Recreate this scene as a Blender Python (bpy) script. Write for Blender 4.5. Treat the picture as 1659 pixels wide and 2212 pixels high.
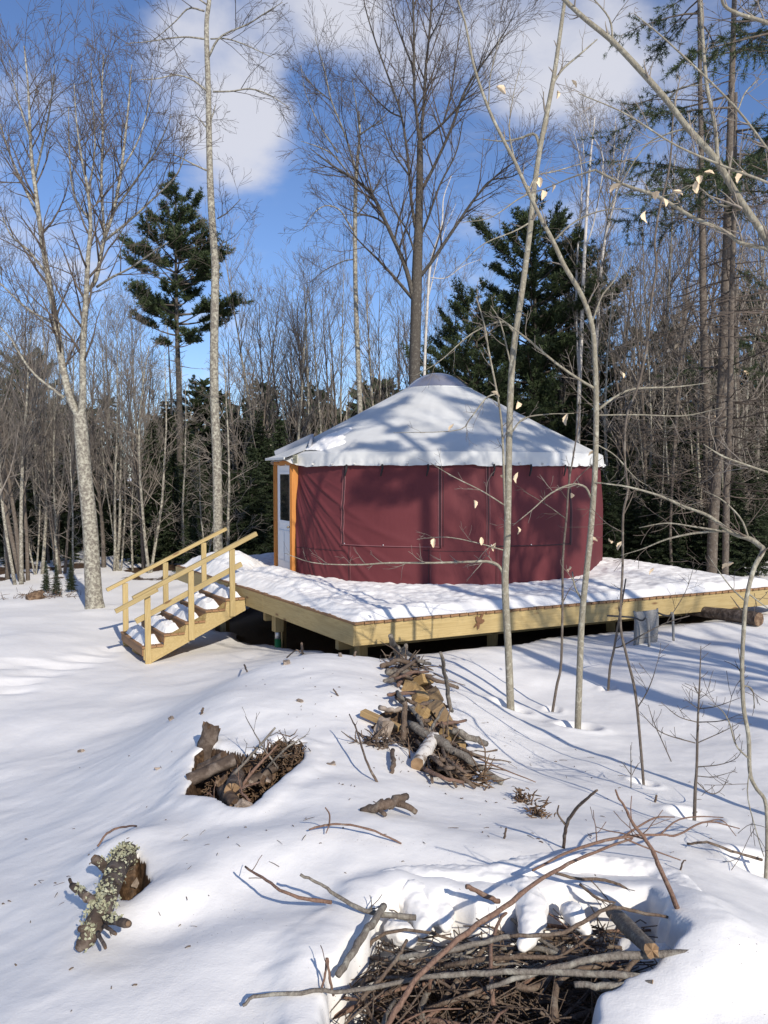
import bpy, bmesh, math, random
import numpy as np
from mathutils import Vector, Matrix, Quaternion
random.seed(7); np.random.seed(7)
for o in list(bpy.data.objects): bpy.data.objects.remove(o)
scene = bpy.context.scene
COL = scene.collection
R = math.radians

# ------------------------------------------------------------------ camera
F = 1661.0; CX = 829.5; CY = 1106.0; HOR = 1030.0      # photograph measured at 1659 x 2212
CZ = 2.88
PITCH = math.atan((CY - HOR) / F)
cam = bpy.data.cameras.new('camera'); camo = bpy.data.objects.new('camera', cam); COL.objects.link(camo)
camo.location = (0, 0, CZ); camo.rotation_euler = (math.pi/2 - PITCH, 0, 0)
cam.sensor_fit = 'VERTICAL'; cam.sensor_height = 36.0; cam.lens = F/2212*36.0
cam.clip_start = 0.05; cam.clip_end = 3000
scene.camera = camo
scene.render.resolution_x = 768; scene.render.resolution_y = 1024

# ------------------------------------------------------------------ light
SUN_AZ = R(25); SUN_EL = R(31)          # shadows fall away from the camera and to the left
to_sun = Vector((math.sin(SUN_AZ)*math.cos(SUN_EL), -math.cos(SUN_AZ)*math.cos(SUN_EL), math.sin(SUN_EL)))
sun = bpy.data.lights.new('sun', 'SUN'); suno = bpy.data.objects.new('sun', sun); COL.objects.link(suno)
sun.energy = 4.8; sun.angle = R(0.53); sun.color = (1.0, 0.925, 0.81)
suno.rotation_euler = (-to_sun).to_track_quat('-Z', 'Y').to_euler(); suno.location = (8, -20, 20)
scene.view_settings.view_transform = 'Standard'; scene.view_settings.look = 'None'
scene.view_settings.gamma = 1.0; scene.view_settings.use_curve_mapping = False
scene.view_settings.exposure = 0.0

world = bpy.data.worlds.new('World'); scene.world = world; world.use_nodes = True
def build_world():
    nt = world.node_tree; nt.nodes.clear(); N = nt.nodes.new; L = nt.links.new
    out = N('ShaderNodeOutputWorld'); bg = N('ShaderNodeBackground'); bg.inputs[1].default_value = 0.12
    sky = N('ShaderNodeTexSky'); sky.sky_type = 'NISHITA'; sky.sun_disc = False
    sky.sun_elevation = SUN_EL; sky.sun_rotation = math.pi - SUN_AZ
    sky.air_density = 1.0; sky.dust_density = 0.35; sky.ozone_density = 2.2; sky.altitude = 200
    tc = N('ShaderNodeTexCoord')
    sep = N('ShaderNodeSeparateXYZ'); L(tc.outputs['Generated'], sep.inputs[0])
    add = N('ShaderNodeMath'); add.operation = 'ADD'; add.inputs[1].default_value = 0.22; L(sep.outputs[2], add.inputs[0])
    mx = N('ShaderNodeMath'); mx.operation = 'MAXIMUM'; mx.inputs[1].default_value = 0.05; L(add.outputs[0], mx.inputs[0])
    dx = N('ShaderNodeMath'); dx.operation = 'DIVIDE'; L(sep.outputs[0], dx.inputs[0]); L(mx.outputs[0], dx.inputs[1])
    dy = N('ShaderNodeMath'); dy.operation = 'DIVIDE'; L(sep.outputs[1], dy.inputs[0]); L(mx.outputs[0], dy.inputs[1])
    cmb = N('ShaderNodeCombineXYZ'); L(dx.outputs[0], cmb.inputs[0]); L(dy.outputs[0], cmb.inputs[1])
    mp = N('ShaderNodeMapping'); L(cmb.outputs[0], mp.inputs[0])
    mp.inputs['Location'].default_value = CLOUD_OFFSET
    n1 = N('ShaderNodeTexNoise'); n1.inputs['Scale'].default_value = 3.2; n1.inputs['Detail'].default_value = 7
    n1.inputs['Roughness'].default_value = 0.56; n1.inputs['Distortion'].default_value = 0.2
    L(mp.outputs[0], n1.inputs['Vector'])
    # banks of cloud: centre direction, angular radius, weight
    acc = n1.outputs['Fac']
    for (u, v, rad, wgt) in CLOUDS:
        cdir = Vector(((u-CX)/F, 1.0, (HOR-v)/F)).normalized()
        dt = N('ShaderNodeVectorMath'); dt.operation = 'DOT_PRODUCT'; L(tc.outputs['Generated'], dt.inputs[0]); dt.inputs[1].default_value = cdir
        mr = N('ShaderNodeMapRange'); mr.interpolation_type = 'SMOOTHERSTEP'; L(dt.outputs['Value'], mr.inputs[0])
        mr.inputs[1].default_value = math.cos(R(rad)); mr.inputs[2].default_value = 1.0; mr.inputs[3].default_value = 0.0; mr.inputs[4].default_value = wgt
        ad = N('ShaderNodeMath'); ad.operation = 'ADD'; L(acc, ad.inputs[0]); L(mr.outputs[0], ad.inputs[1]); acc = ad.outputs[0]
    rp = N('ShaderNodeValToRGB'); rp.color_ramp.elements[0].position = 0.50; rp.color_ramp.elements[1].position = 0.92
    rp.color_ramp.interpolation = 'EASE'; L(acc, rp.inputs[0])
    mul2 = N('ShaderNodeMath'); mul2.operation = 'MULTIPLY'; mul2.inputs[1].default_value = 0.88; L(rp.outputs[0], mul2.inputs[0])
    tint = N('ShaderNodeMix'); tint.data_type = 'RGBA'; tint.blend_type = 'MULTIPLY'; tint.inputs[0].default_value = 1.0
    L(sky.outputs[0], tint.inputs[6]); tint.inputs[7].default_value = (0.84, 0.95, 1.20, 1)
    mix = N('ShaderNodeMix'); mix.data_type = 'RGBA'
    L(mul2.outputs[0], mix.inputs[0]); L(tint.outputs[2], mix.inputs[6]); mix.inputs[7].default_value = (6.3, 6.35, 6.9, 1)
    L(mix.outputs[2], bg.inputs[0]); L(bg.outputs[0], out.inputs[0])
CLOUDS = [(480,190,6.5,.27),(530,300,5,.22),(860,0,8,.22),(1190,110,7,.26),(690,-30,6,.2),(40,430,9,.14),(1320,340,8,.12)]
CLOUD_OFFSET = (0.6, 0.15, 0.0)
build_world()

# ------------------------------------------------------------------ pixel -> place
def ray(px, py):
    u = (px - CX)/F; v = -(py - CY)/F
    c, s = math.cos(PITCH), math.sin(PITCH)
    return Vector((u, c + v*s, -s + v*c))
def P(px, py, Y):
    d = ray(px, py); k = Y/d.y
    return Vector((d.x*k, Y, CZ + d.z*k))
def G(px, py, z):
    d = ray(px, py); k = (z - CZ)/d.z
    return Vector((d.x*k, d.y*k, z))

# ------------------------------------------------------------------ numeric noise
_tab = np.random.RandomState(3).rand(256, 256)
def vnoise(x, y):
    x = np.asarray(x, float); y = np.asarray(y, float)
    xi = np.floor(x).astype(int); yi = np.floor(y).astype(int); fx = x-xi; fy = y-yi
    fx = fx*fx*fx*(fx*(fx*6-15)+10); fy = fy*fy*fy*(fy*(fy*6-15)+10)
    a = _tab[xi % 256, yi % 256]; b = _tab[(xi+1) % 256, yi % 256]
    c = _tab[xi % 256, (yi+1) % 256]; d = _tab[(xi+1) % 256, (yi+1) % 256]
    return (a*(1-fx)+b*fx)*(1-fy) + (c*(1-fx)+d*fx)*fy - 0.5
def fbm(x, y, o=3):
    s = 0; a = 1.0
    for i in range(o):
        s = s + a*vnoise(x*2**i + 17.3*i, y*2**i - 9.1*i); a *= 0.5
    return s
def sstep(a, b, x):
    t = np.clip((x-a)/(b-a), 0, 1); return t*t*(3-2*t)

# ------------------------------------------------------------------ objects
def thing(name, label, cat, loc=(0,0,0), rotz=0.0, group=None):
    o = bpy.data.objects.new(name, None); COL.objects.link(o)
    o.empty_display_size = 0.1
    o.location = loc; o.rotation_euler = (0, 0, rotz)
    o['label'] = label; o['category'] = cat
    if group: o['group'] = group
    return o
def tag(o, label, cat, group=None, kind=None):
    o['label'] = label
    if cat: o['category'] = cat
    if group: o['group'] = group
    if kind: o['kind'] = kind
    return o
STUFFY = {'crown','twigs','branches','side_twigs','dead_branches','snap_buttons','rafter_ring'}
def link(name, me, parent=None, loc=None):
    o = bpy.data.objects.new(name, me); COL.objects.link(o)
    if parent is not None: o.parent = parent
    if loc is not None: o.location = loc
    if name in STUFFY and parent is not None: o['kind'] = 'stuff'
    return o
def mesh_np(name, V, Fq, mat, smooth=True):
    """V (n,3); Fq list of int arrays (m,k)"""
    me = bpy.data.meshes.new(name)
    V = np.asarray(V, np.float32)
    loops = np.concatenate([np.asarray(f).ravel() for f in Fq]).astype(np.int32)
    tot = np.concatenate([np.full(len(f), np.asarray(f).shape[1]) for f in Fq]).astype(np.int32)
    st = np.concatenate([[0], np.cumsum(tot)[:-1]]).astype(np.int32)
    me.vertices.add(len(V)); me.vertices.foreach_set('co', V.ravel())
    me.loops.add(len(loops)); me.loops.foreach_set('vertex_index', loops)
    me.polygons.add(len(tot)); me.polygons.foreach_set('loop_start', st); me.polygons.foreach_set('loop_total', tot)
    me.polygons.foreach_set('use_smooth', np.full(len(tot), bool(smooth)))
    me.update(calc_edges=True); me.validate()
    if mat: me.materials.append(mat)
    return me
def grid_mesh(name, V, mat, closed_u=False, smooth=True, flip=False):
    """V (nu,nv,3)"""
    nu, nv = V.shape[:2]
    idx = np.arange(nu*nv).reshape(nu, nv)
    if closed_u: idx = np.concatenate([idx, idx[:1]], 0)
    q = np.stack([idx[:-1,:-1], idx[1:,:-1], idx[1:,1:], idx[:-1,1:]], -1).reshape(-1, 4)
    if flip: q = q[:, ::-1]
    return mesh_np(name, V.reshape(-1, 3), [q], mat, smooth)
def bm_mesh(name, bm, mat, smooth=False):
    me = bpy.data.meshes.new(name); bmesh.ops.recalc_face_normals(bm, faces=bm.faces[:])
    bm.to_mesh(me); bm.free()
    if mat: me.materials.append(mat)
    if smooth:
        for p in me.polygons: p.use_smooth = True
    return me
def box_mesh(name, sx, sy, sz, mat, bevel=0.004):
    """box with its origin in the middle"""
    bm = bmesh.new(); bmesh.ops.create_cube(bm, size=1)
    bmesh.ops.scale(bm, vec=(sx, sy, sz), verts=bm.verts)
    bevel = min(bevel, .3*min(sx, sy, sz)) if bevel > 0 else 0
    if bevel: bmesh.ops.bevel(bm, geom=bm.edges[:]+bm.verts[:], offset=bevel, segments=1, affect='EDGES')
    return bm_mesh(name, bm, mat)
def frame_from(a, b, up=(0,0,1)):
    """matrix at midpoint, X along a->b, Z near up"""
    a = Vector(a); b = Vector(b); x = (b-a).normalized(); u = Vector(up)
    y = u.cross(x).normalized(); z = x.cross(y)
    m = Matrix((x, y, z)).transposed().to_4x4(); m.translation = (a+b)/2
    return m
def beam(name, parent, a, b, w, h, mat, up=(0,0,1), bevel=0.004, base=(0,0,0)):
    """board from a to b: w across (Y), h along up (Z); parent local = world - base"""
    a = Vector(a); b = Vector(b)
    me = box_mesh(name, (b-a).length, w, h, mat, bevel)
    o = link(name, me, parent); m = frame_from(a, b, up); m.translation -= Vector(base)
    o.matrix_local = m
    return o

# ------------------------------------------------------------------ tubes (batched)
class Tubes:
    def __init__(s): s.g = {}
    def add(s, pts, rad, sides):
        s.g.setdefault((len(pts), sides), []).append((pts, rad))
    def arrays(s, base=(0,0,0)):
        VV = []; FF4 = []; FF3 = []; off = 0
        for (k, n), lst in s.g.items():
            Pn = np.array([[tuple(p) for p in t[0]] for t in lst], float)
            Rn = np.array([t[1] for t in lst], float)
            T = np.empty_like(Pn); T[:,1:-1] = Pn[:,2:]-Pn[:,:-2]; T[:,0] = Pn[:,1]-Pn[:,0]; T[:,-1] = Pn[:,-1]-Pn[:,-2]
            T /= np.maximum(np.linalg.norm(T, axis=2, keepdims=True), 1e-9)
            mean = np.abs(T.mean(1)); ref = np.eye(3)[mean.argmin(1)][:,None,:]
            A = np.cross(T, ref); A /= np.maximum(np.linalg.norm(A, axis=2, keepdims=True), 1e-9); B = np.cross(T, A)
            th = np.arange(n)/n*2*math.pi
            V = Pn[:,:,None,:] + Rn[:,:,None,None]*(A[:,:,None,:]*np.cos(th)[None,None,:,None] + B[:,:,None,:]*np.sin(th)[None,None,:,None])
            N = len(lst); idx = np.arange(N*k*n).reshape(N, k, n) + off
            nx = np.roll(idx, -1, 2)
            q = np.stack([idx[:,:-1], nx[:,:-1], nx[:,1:], idx[:,1:]], -1).reshape(-1, 4); FF4.append(q)
            if n == 3: FF3 += [idx[:,0,::-1].reshape(-1,3), idx[:,-1].reshape(-1,3)]
            else:
                for e, rev in ((0, True), (-1, False)):
                    ring = idx[:,e]
                    if rev: ring = ring[:, ::-1]
                    for j in range(1, n-1): FF3.append(np.stack([ring[:,0], ring[:,j], ring[:,j+1]], -1))
            VV.append(V.reshape(-1,3)); off += N*k*n
        V = np.concatenate(VV) - np.array(base)
        return V, [np.concatenate(FF4), np.concatenate(FF3)]
    def mesh(s, name, mat, base=(0,0,0), smooth=True):
        V, Fq = s.arrays(base); return mesh_np(name, V, Fq, mat, smooth)
def crom(pts, n):
    """Catmull-Rom resample of a list of vectors (any dimension)"""
    A = np.array([tuple(p) for p in pts], float)
    if len(A) == 2: return [A[0]+(A[1]-A[0])*t for t in np.linspace(0, 1, n)]
    A = np.concatenate([[2*A[0]-A[1]], A, [2*A[-1]-A[-2]]])
    m = len(A)-3; out = []
    for t in np.linspace(0, m-1e-6, n):
        i = int(t); f = t-i; a, b, c, d = A[i:i+4]
        out.append(0.5*((2*b)+(-a+c)*f+(2*a-5*b+4*c-d)*f*f+(-a+3*b-3*c+d)*f**3))
    return out

# ------------------------------------------------------------------ materials
MATS = {}
def material(name, base, rough=0.6, **k):
    if name in MATS: return MATS[name]
    m = bpy.data.materials.new(name); m.use_nodes = True; MATS[name] = m
    nt = m.node_tree; b = nt.nodes['Principled BSDF']
    b.inputs['Base Color'].default_value = (*base, 1); b.inputs['Roughness'].default_value = rough
    for kk, v in k.items(): b.inputs[kk].default_value = v
    return m
class NB:
    def __init__(s, m): s.nt = m.node_tree; s.b = s.nt.nodes['Principled BSDF']
    def n(s, t, **k):
        x = s.nt.nodes.new(t)
        for kk, v in k.items(): setattr(x, kk, v)
        return x
    def l(s, a, b): s.nt.links.new(a, b)
    def coord(s, kind='Object', scale=(1,1,1)):
        tc = s.n('ShaderNodeTexCoord'); mp = s.n('ShaderNodeMapping'); mp.inputs['Scale'].default_value = scale
        s.l(tc.outputs[kind], mp.inputs[0]); return mp.outputs[0]
    def noise(s, vec, scale, detail=3, rough=0.55, dist=0.0):
        x = s.n('ShaderNodeTexNoise'); x.inputs['Scale'].default_value = scale; x.inputs['Detail'].default_value = detail
        x.inputs['Roughness'].default_value = rough; x.inputs['Distortion'].default_value = dist
        s.l(vec, x.inputs['Vector']); return x.outputs['Fac']
    def ramp(s, fac, stops, interp='LINEAR'):
        r = s.n('ShaderNodeValToRGB'); r.color_ramp.interpolation = interp
        e = r.color_ramp.elements
        while len(e) < len(stops): e.new(0.5)
        for el, (p, c) in zip(e, stops):
            el.position = p; el.color = (*c, 1) if len(c) == 3 else c
        s.l(fac, r.inputs[0]); return r.outputs[0]
    def mix(s, fac, a, b, mode='MIX'):
        m = s.n('ShaderNodeMix', data_type='RGBA', blend_type=mode)
        for v, i in ((fac, 0), (a, 6), (b, 7)):
            if isinstance(v, (int, float)): m.inputs[i].default_value = v
            elif isinstance(v, tuple): m.inputs[i].default_value = (*v, 1)
            else: s.l(v, m.inputs[i])
        return m.outputs[2]
    def bump(s, h, strength=0.3, dist=0.02, prev=None):
        b = s.n('ShaderNodeBump'); b.inputs['Strength'].default_value = strength; b.inputs['Distance'].default_value = dist
        s.l(h, b.inputs['Height'])
        if prev is not None: s.l(prev, b.inputs['Normal'])
        return b.outputs[0]
    def rnd(s):
        return s.n('ShaderNodeObjectInfo').outputs['Random']
    def col(s, c): s.l(c, s.b.inputs['Base Color'])
    def nor(s, n): s.l(n, s.b.inputs['Normal'])

def m_snow(name='snow', bare=False):
    m = material(name, (0.84, 0.815, 0.78), 0.55); x = NB(m)
    v = x.coord('Object')
    f = x.noise(v, 120, 2, 0.6); g = x.noise(v, 14, 4, 0.6); lg = x.noise(v, 3.0, 3, 0.5)
    n = x.bump(lg, 0.22, 0.05); n = x.bump(g, 0.16, 0.02, n); n = x.bump(f, 0.25, 0.004, n); x.nor(n)
    c = x.mix(x.ramp(g, [(0.3, (0,0,0)), (0.8, (1,1,1))]), (0.81, 0.787, 0.755), (0.85, 0.825, 0.79))
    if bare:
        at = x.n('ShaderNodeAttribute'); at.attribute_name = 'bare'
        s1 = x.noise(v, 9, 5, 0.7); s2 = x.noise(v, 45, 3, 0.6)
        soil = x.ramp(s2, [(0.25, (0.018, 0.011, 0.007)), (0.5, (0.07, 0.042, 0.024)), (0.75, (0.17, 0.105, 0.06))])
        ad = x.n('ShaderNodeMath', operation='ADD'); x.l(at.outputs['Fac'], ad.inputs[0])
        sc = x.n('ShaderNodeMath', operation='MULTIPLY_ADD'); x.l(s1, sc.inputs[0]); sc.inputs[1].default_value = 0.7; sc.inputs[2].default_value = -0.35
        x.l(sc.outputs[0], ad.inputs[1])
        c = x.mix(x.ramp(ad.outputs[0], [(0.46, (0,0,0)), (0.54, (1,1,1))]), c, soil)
        # fallen needles and twig crumbs lying on the snow
        sp = x.noise(v, 95, 1, 0.5); pt = x.noise(v, 1.3, 2, 0.5)
        k = x.n('ShaderNodeMath', operation='MULTIPLY'); x.l(x.ramp(sp, [(0.755, (0,0,0)), (0.775, (1,1,1))]), k.inputs[0]); x.l(x.ramp(pt, [(0.5, (0,0,0)), (0.65, (1,1,1))]), k.inputs[1])
        c = x.mix(k.outputs[0], c, (0.16, 0.11, 0.07))
    x.col(c); x.b.inputs['Subsurface Weight'].default_value = 0.0
    x.b.inputs['Specular IOR Level'].default_value = 0.25
    return m
def m_bark(name, a, b, c=None, lich=0.55, scale=1.0):
    m = material(name, a, 0.85); x = NB(m)
    v = x.coord('Object', (1, 1, 0.35)); v2 = x.coord('Object')
    f = x.noise(v, 38*scale, 4, 0.65); g = x.noise(v2, 7*scale, 4, 0.65, 0.4)
    col = x.mix(x.ramp(f, [(0.3, (0,0,0)), (0.7, (1,1,1))]), a, b)
    if c: col = x.mix(x.ramp(g, [(lich-.06, (0,0,0)), (lich+0.16, (1,1,1))]), col, c)
    n = x.bump(f, 0.6, 0.015); x.nor(n); x.col(col); x.b.inputs['Specular IOR Level'].default_value = 0.2
    return m
def m_birch(name='birch_bark'):
    m = material(name, (0.7, 0.68, 0.63), 0.7); x = NB(m)
    v = x.coord('Object', (1, 1, 9)); v2 = x.coord('Object')
    f = x.noise(v, 4.5, 4, 0.7); g = x.noise(v2, 6, 4, 0.7)
    c = x.mix(x.ramp(f, [(0.60, (0,0,0)), (0.66, (1,1,1))]), (0.52, 0.49, 0.45), (0.06, 0.05, 0.042))
    c = x.mix(x.ramp(g, [(0.62, (0,0,0)), (0.7, (1,1,1))]), c, (0.22, 0.17, 0.13)); x.col(c); x.nor(x.bump(f, 0.4, 0.01))
    return m
def m_lumber(name, a, b, knot, rough=0.65, sx=1.0):
    m = material(name, a, rough); x = NB(m)
    tc = x.n('ShaderNodeTexCoord'); mp = x.n('ShaderNodeMapping'); mp.inputs['Scale'].default_value = (0.35*sx, 6, 6)
    oi = x.n('ShaderNodeObjectInfo'); mu = x.n('ShaderNodeMath', operation='MULTIPLY'); x.l(oi.outputs['Random'], mu.inputs[0]); mu.inputs[1].default_value = 37.0
    cm = x.n('ShaderNodeCombineXYZ'); 
    for i in range(3): x.l(mu.outputs[0], cm.inputs[i])
    x.l(cm.outputs[0], mp.inputs['Location']); x.l(tc.outputs['Object'], mp.inputs[0]); v = mp.outputs[0]
    w = x.noise(v, 2.2, 5, 0.6, 1.2); f = x.noise(v, 14, 2, 0.5)
    r = x.ramp(w, [(0.30, b), (0.45, a), (0.52, b), (0.60, a), (0.74, tuple(q*0.8 for q in b))])
    c = x.mix(0.25, r, x.ramp(f, [(0.3, b), (0.7, a)]))
    vo = x.n('ShaderNodeTexVoronoi'); vo.inputs['Scale'].default_value = 1.0
    mp2 = x.n('ShaderNodeMapping'); mp2.inputs['Scale'].default_value = (1.6, 5, 5); x.l(cm.outputs[0], mp2.inputs['Location']); x.l(tc.outputs['Object'], mp2.inputs[0]); x.l(mp2.outputs[0], vo.inputs['Vector'])
    c = x.mix(x.ramp(vo.outputs['Distance'], [(0.07, (1,1,1)), (0.15, (0,0,0))]), c, knot)
    hue = x.mix(oi.outputs['Random'], (0.86, 0.86, 0.84), (1.08, 1.06, 1.0)); c = x.mix(1.0, c, hue, 'MULTIPLY')
    x.col(c); x.nor(x.bump(w, 0.15, 0.004)); x.b.inputs['Specular IOR Level'].default_value = 0.3
    return m
def m_mottle(name, stops, scale=6, rough=0.8, bump=0.3, bd=0.01, detail=4, stretch=(1,1,1)):
    m = material(name, stops[0][1], rough); x = NB(m); v = x.coord('Object', stretch)
    f = x.noise(v, scale, detail, 0.6, 0.2); x.col(x.ramp(f, stops)); x.nor(x.bump(f, bump, bd)); x.b.inputs['Specular IOR Level'].default_value = 0.25
    return m
def m_varied(name, a, b, rough=0.7, trans=0.0):
    """per-object and fine noise variation"""
    m = material(name, a, rough); x = NB(m); v = x.coord('Object')
    f = x.noise(v, 3.0, 3, 0.6); c = x.mix(f, a, b); c2 = x.mix(x.rnd(), (0.8,0.8,0.8), (1.15,1.15,1.15)); x.col(x.mix(1.0, c, c2, 'MULTIPLY'))
    x.b.inputs['Specular IOR Level'].default_value = 0.2
    return m

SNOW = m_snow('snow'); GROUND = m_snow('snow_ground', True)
BARK_GREY = m_bark('bark_grey_lichen', (0.11, 0.094, 0.078), (0.225, 0.20, 0.165), (0.43, 0.41, 0.33), 0.48, 2.2)
BARK_DARK = m_bark('bark_dark', (0.045, 0.038, 0.033), (0.115, 0.10, 0.083), (0.18, 0.168, 0.14), 0.58, 2.2)
BARK_BEECH = m_bark('bark_beech', (0.18, 0.16, 0.12), (0.315, 0.285, 0.22), (0.47, 0.45, 0.36), 0.57, 2.6)
BARK_BROWN = m_bark('bark_brown', (0.078, 0.062, 0.050), (0.16, 0.132, 0.108), (0.24, 0.215, 0.18), 0.58, 2.0)
BIRCH = m_birch()
TWIG = m_varied('twig', (0.075, 0.058, 0.048), (0.14, 0.112, 0.09))
TWIG_PALE = m_varied('twig_grey', (0.16, 0.137, 0.115), (0.26, 0.225, 0.19))  # paler grey twig tone
NEEDLE = m_varied('needles_pine', (0.030, 0.048, 0.022), (0.068, 0.088, 0.036), 0.6)
NEEDLE_FIR = m_varied('needles_fir', (0.016, 0.027, 0.013), (0.040, 0.053, 0.022), 0.65)
LUMBER = m_lumber('treated_lumber', (0.45, 0.345, 0.17), (0.34, 0.25, 0.11), (0.17, 0.095, 0.045))
DECKING = m_lumber('decking', (0.30, 0.17, 0.085), (0.22, 0.12, 0.06), (0.10, 0.05, 0.03))
CEDAR = m_lumber('cedar_trim', (0.50, 0.215, 0.055), (0.40, 0.155, 0.036), (0.2, 0.07, 0.02))

# ------------------------------------------------------------------ terrain
ctrl_px = [(0,2212,2.3),(0,2000,3.15),(0,1800,4.8),(0,1650,7.0),(0,1500,9.8),(0,1400,12.3),(0,1320,17),(0,1250,23),
 (300,2150,2.35),(300,1900,3.25),(300,1700,4.9),(150,1700,5.6),(300,1560,8.2),(300,1480,10.3),(315,1428,12.5),(200,1312,17.5),
 (560,2100,2.5),(560,1900,3.1),(560,1780,3.8),(640,1600,5.2),(560,1480,6.9),(650,1415,8.2),(800,1412,8.5),(440,1490,9.5),(480,1450,10.8),(500,1500,6.3),(420,1590,5.5),(560,1450,7.3),(560,1415,12.4),(830,1420,10.4),
 (900,1850,3.35),(900,1720,4.3),(900,1600,5.6),(870,1450,8.0),(1000,1500,7.4),(1000,1400,10.6),(1103,1528,7.95),(1248,1570,7.2),(1100,1650,5.6),
 (1200,1760,4.3),(1200,1850,3.5),(1150,2000,2.8),(1100,2200,2.35),(1390,1392,11.0),(1500,1762,4.55),(1390,1690,5.3),(1659,1900,3.6),(1659,1650,6.0),(1659,1500,8.3),(1659,1360,11.6),(1659,2100,2.55),(1400,1830,3.75)]
cp = [tuple(P(*c)) for c in ctrl_px]
cp += [(0,0,1.3),(3,0,1.2),(-3,0,1.15),(0,-6,1.3),(8,-6,1.2),(-8,-6,1.0),(-8,6,.45),(8,6,.75),(9,12,.55),(8,20,.45),(0,25,.2),(3,15,.35),(-1,15,.12),(-10,26,-.15),(-20,20,-.1),(20,20,.5),(0,60,.5),(-35,60,.3),(35,60,.8),(-40,0,.5),(40,0,1),(0,-50,1.5)]
cp = np.array(cp)
def _U(r2): return np.where(r2 > 1e-12, r2*np.log(np.maximum(r2, 1e-12)), 0)
def _warp(x, y):     # compress far distances so that the near mound keeps its shape
    r = np.sqrt(x*x+y*y)+1e-9; k = np.log1p(r/2.0)*2.0/r; return x*k, y*k
wx, wy = _warp(cp[:,0], cp[:,1]); n = len(cp)
K = _U((wx[:,None]-wx)**2+(wy[:,None]-wy)**2) + np.eye(n)*0.02
Pm = np.stack([np.ones(n), wx, wy], 1)
Wt = np.linalg.solve(np.block([[K, Pm],[Pm.T, np.zeros((3,3))]]), np.concatenate([cp[:,2], np.zeros(3)]))
# deck frame
KC = G(763, 1345, 0.95); LD = Vector((-0.528, 0.849, 0)).normalized(); RD = Vector((0.908, 0.418, 0)).normalized()
_den = RD.x*LD.y - RD.y*LD.x
def to_st(x, y):
    dx = x-KC.x; dy = y-KC.y
    return (dx*LD.y - dy*LD.x)/_den, (RD.x*dy - RD.y*dx)/_den
def st(s, t, z=0.0): return Vector((KC.x+RD.x*s+LD.x*t, KC.y+RD.y*s+LD.y*t, z))
DECK_Z = 0.95; DS = 8.38
def deck_t(s): return np.where(np.asarray(s) < 3.2, 7.8+1.5*np.asarray(s)/3.2, 9.3)

def h_base(x, y):
    x = np.asarray(x, float); y = np.asarray(y, float)
    a, b = _warp(x, y)
    sh = a.shape; a = a.ravel(); b = b.ravel(); out = np.empty(len(a))
    for i in range(0, len(a), 50000):
        A = a[i:i+50000]; B = b[i:i+50000]
        out[i:i+50000] = _U((A[:,None]-wx)**2+(B[:,None]-wy)**2) @ Wt[:n] + Wt[n] + Wt[n+1]*A + Wt[n+2]*B
    out = out.reshape(sh)
    r = np.sqrt(x*x+y*y)
    out = out + 0.07*fbm(x*0.8, y*0.8, 2)*sstep(1.5, 4, r) + 0.016*fbm(x*2.6+4, y*2.6, 3)
    for bx, by, br_, bh in HUM: out = out + bh*np.exp(-((x-bx)**2+(y-by)**2)/(br_*br_))
    return out
HUM = [(*tuple(G(px, py, 1.15))[:2], r, h) for px, py, r, h in ((372,2010,.16,-.05),(410,1950,.20,.05),(330,1890,.15,-.03),(230,1785,.16,.05),(300,1790,.18,.05),(470,1850,.3,.05),(560,1960,.25,-.04),(640,1850,.3,.04),(700,1720,.35,.05),(380,1740,.3,.04),(1500,1900,.3,.05),(1580,2030,.3,.10),(1560,2140,.25,.05),(600,2080,.25,.04),(840,1830,.35,.04),(1050,1850,.3,.04))]
HOLES = []      # (polygon, depth, edge width, lip)
def poly_px(pts, z): return np.array([tuple(G(px, py, z))[:2] for px, py in pts])
HOLES.append((poly_px([(745,2060),(775,1985),(800,1955),(850,1938),(905,1962),(960,1950),(1010,1962),(1060,1945),(1110,1952),(1170,1938),(1232,1918),(1290,1930),(1340,1936),(1420,1938),(1462,1965),(1475,2030),(1530,2062),(1490,2105),(1420,2150),(1330,2200),(1260,2290),(900,2330),(690,2330),(690,2150),(725,2095)], 1.20), 0.26, 0.08, 0.05))
HOLES.append((poly_px([(412,1655),(420,1605),(450,1588),(482,1605),(520,1616),(560,1622),(605,1595),(650,1608),(652,1655),(605,1692),(568,1728),(530,1768),(490,1760),(462,1722),(436,1706),(402,1694)], 1.12), 0.21, 0.055, 0.045))
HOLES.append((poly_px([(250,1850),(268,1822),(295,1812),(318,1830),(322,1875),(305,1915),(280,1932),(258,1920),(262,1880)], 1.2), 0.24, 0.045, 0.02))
HOLES.append((poly_px([(830,1425),(880,1410),(925,1440),(960,1500),(985,1560),(1010,1600),(1030,1660),(1010,1700),(950,1690),(905,1640),(850,1620),(810,1600),(840,1560),(900,1545),(880,1480),(840,1460)], 0.93), 0.10, 0.09, 0.0))
def sdist(poly, x, y):
    """signed distance, + inside"""
    d = np.full(x.shape, 1e9); ins = np.zeros(x.shape, bool); m = len(poly)
    for i in range(m):
        ax, ay = poly[i]; bx, by = poly[(i+1) % m]; ex, ey = bx-ax, by-ay
        t = np.clip(((x-ax)*ex+(y-ay)*ey)/(ex*ex+ey*ey), 0, 1)
        d = np.minimum(d, np.hypot(x-ax-t*ex, y-ay-t*ey))
        c = ((ay > y) != (by > y)) & (x < (bx-ax)*(y-ay)/(by-ay+1e-12)+ax); ins ^= c
    return np.where(ins, d, -d)
def H(x, y): return float(h_base(np.array([x]), np.array([y]))[0])
_Ys = np.concatenate([np.arange(1.2, 12, .01), np.arange(12, 40, .05)])
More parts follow.
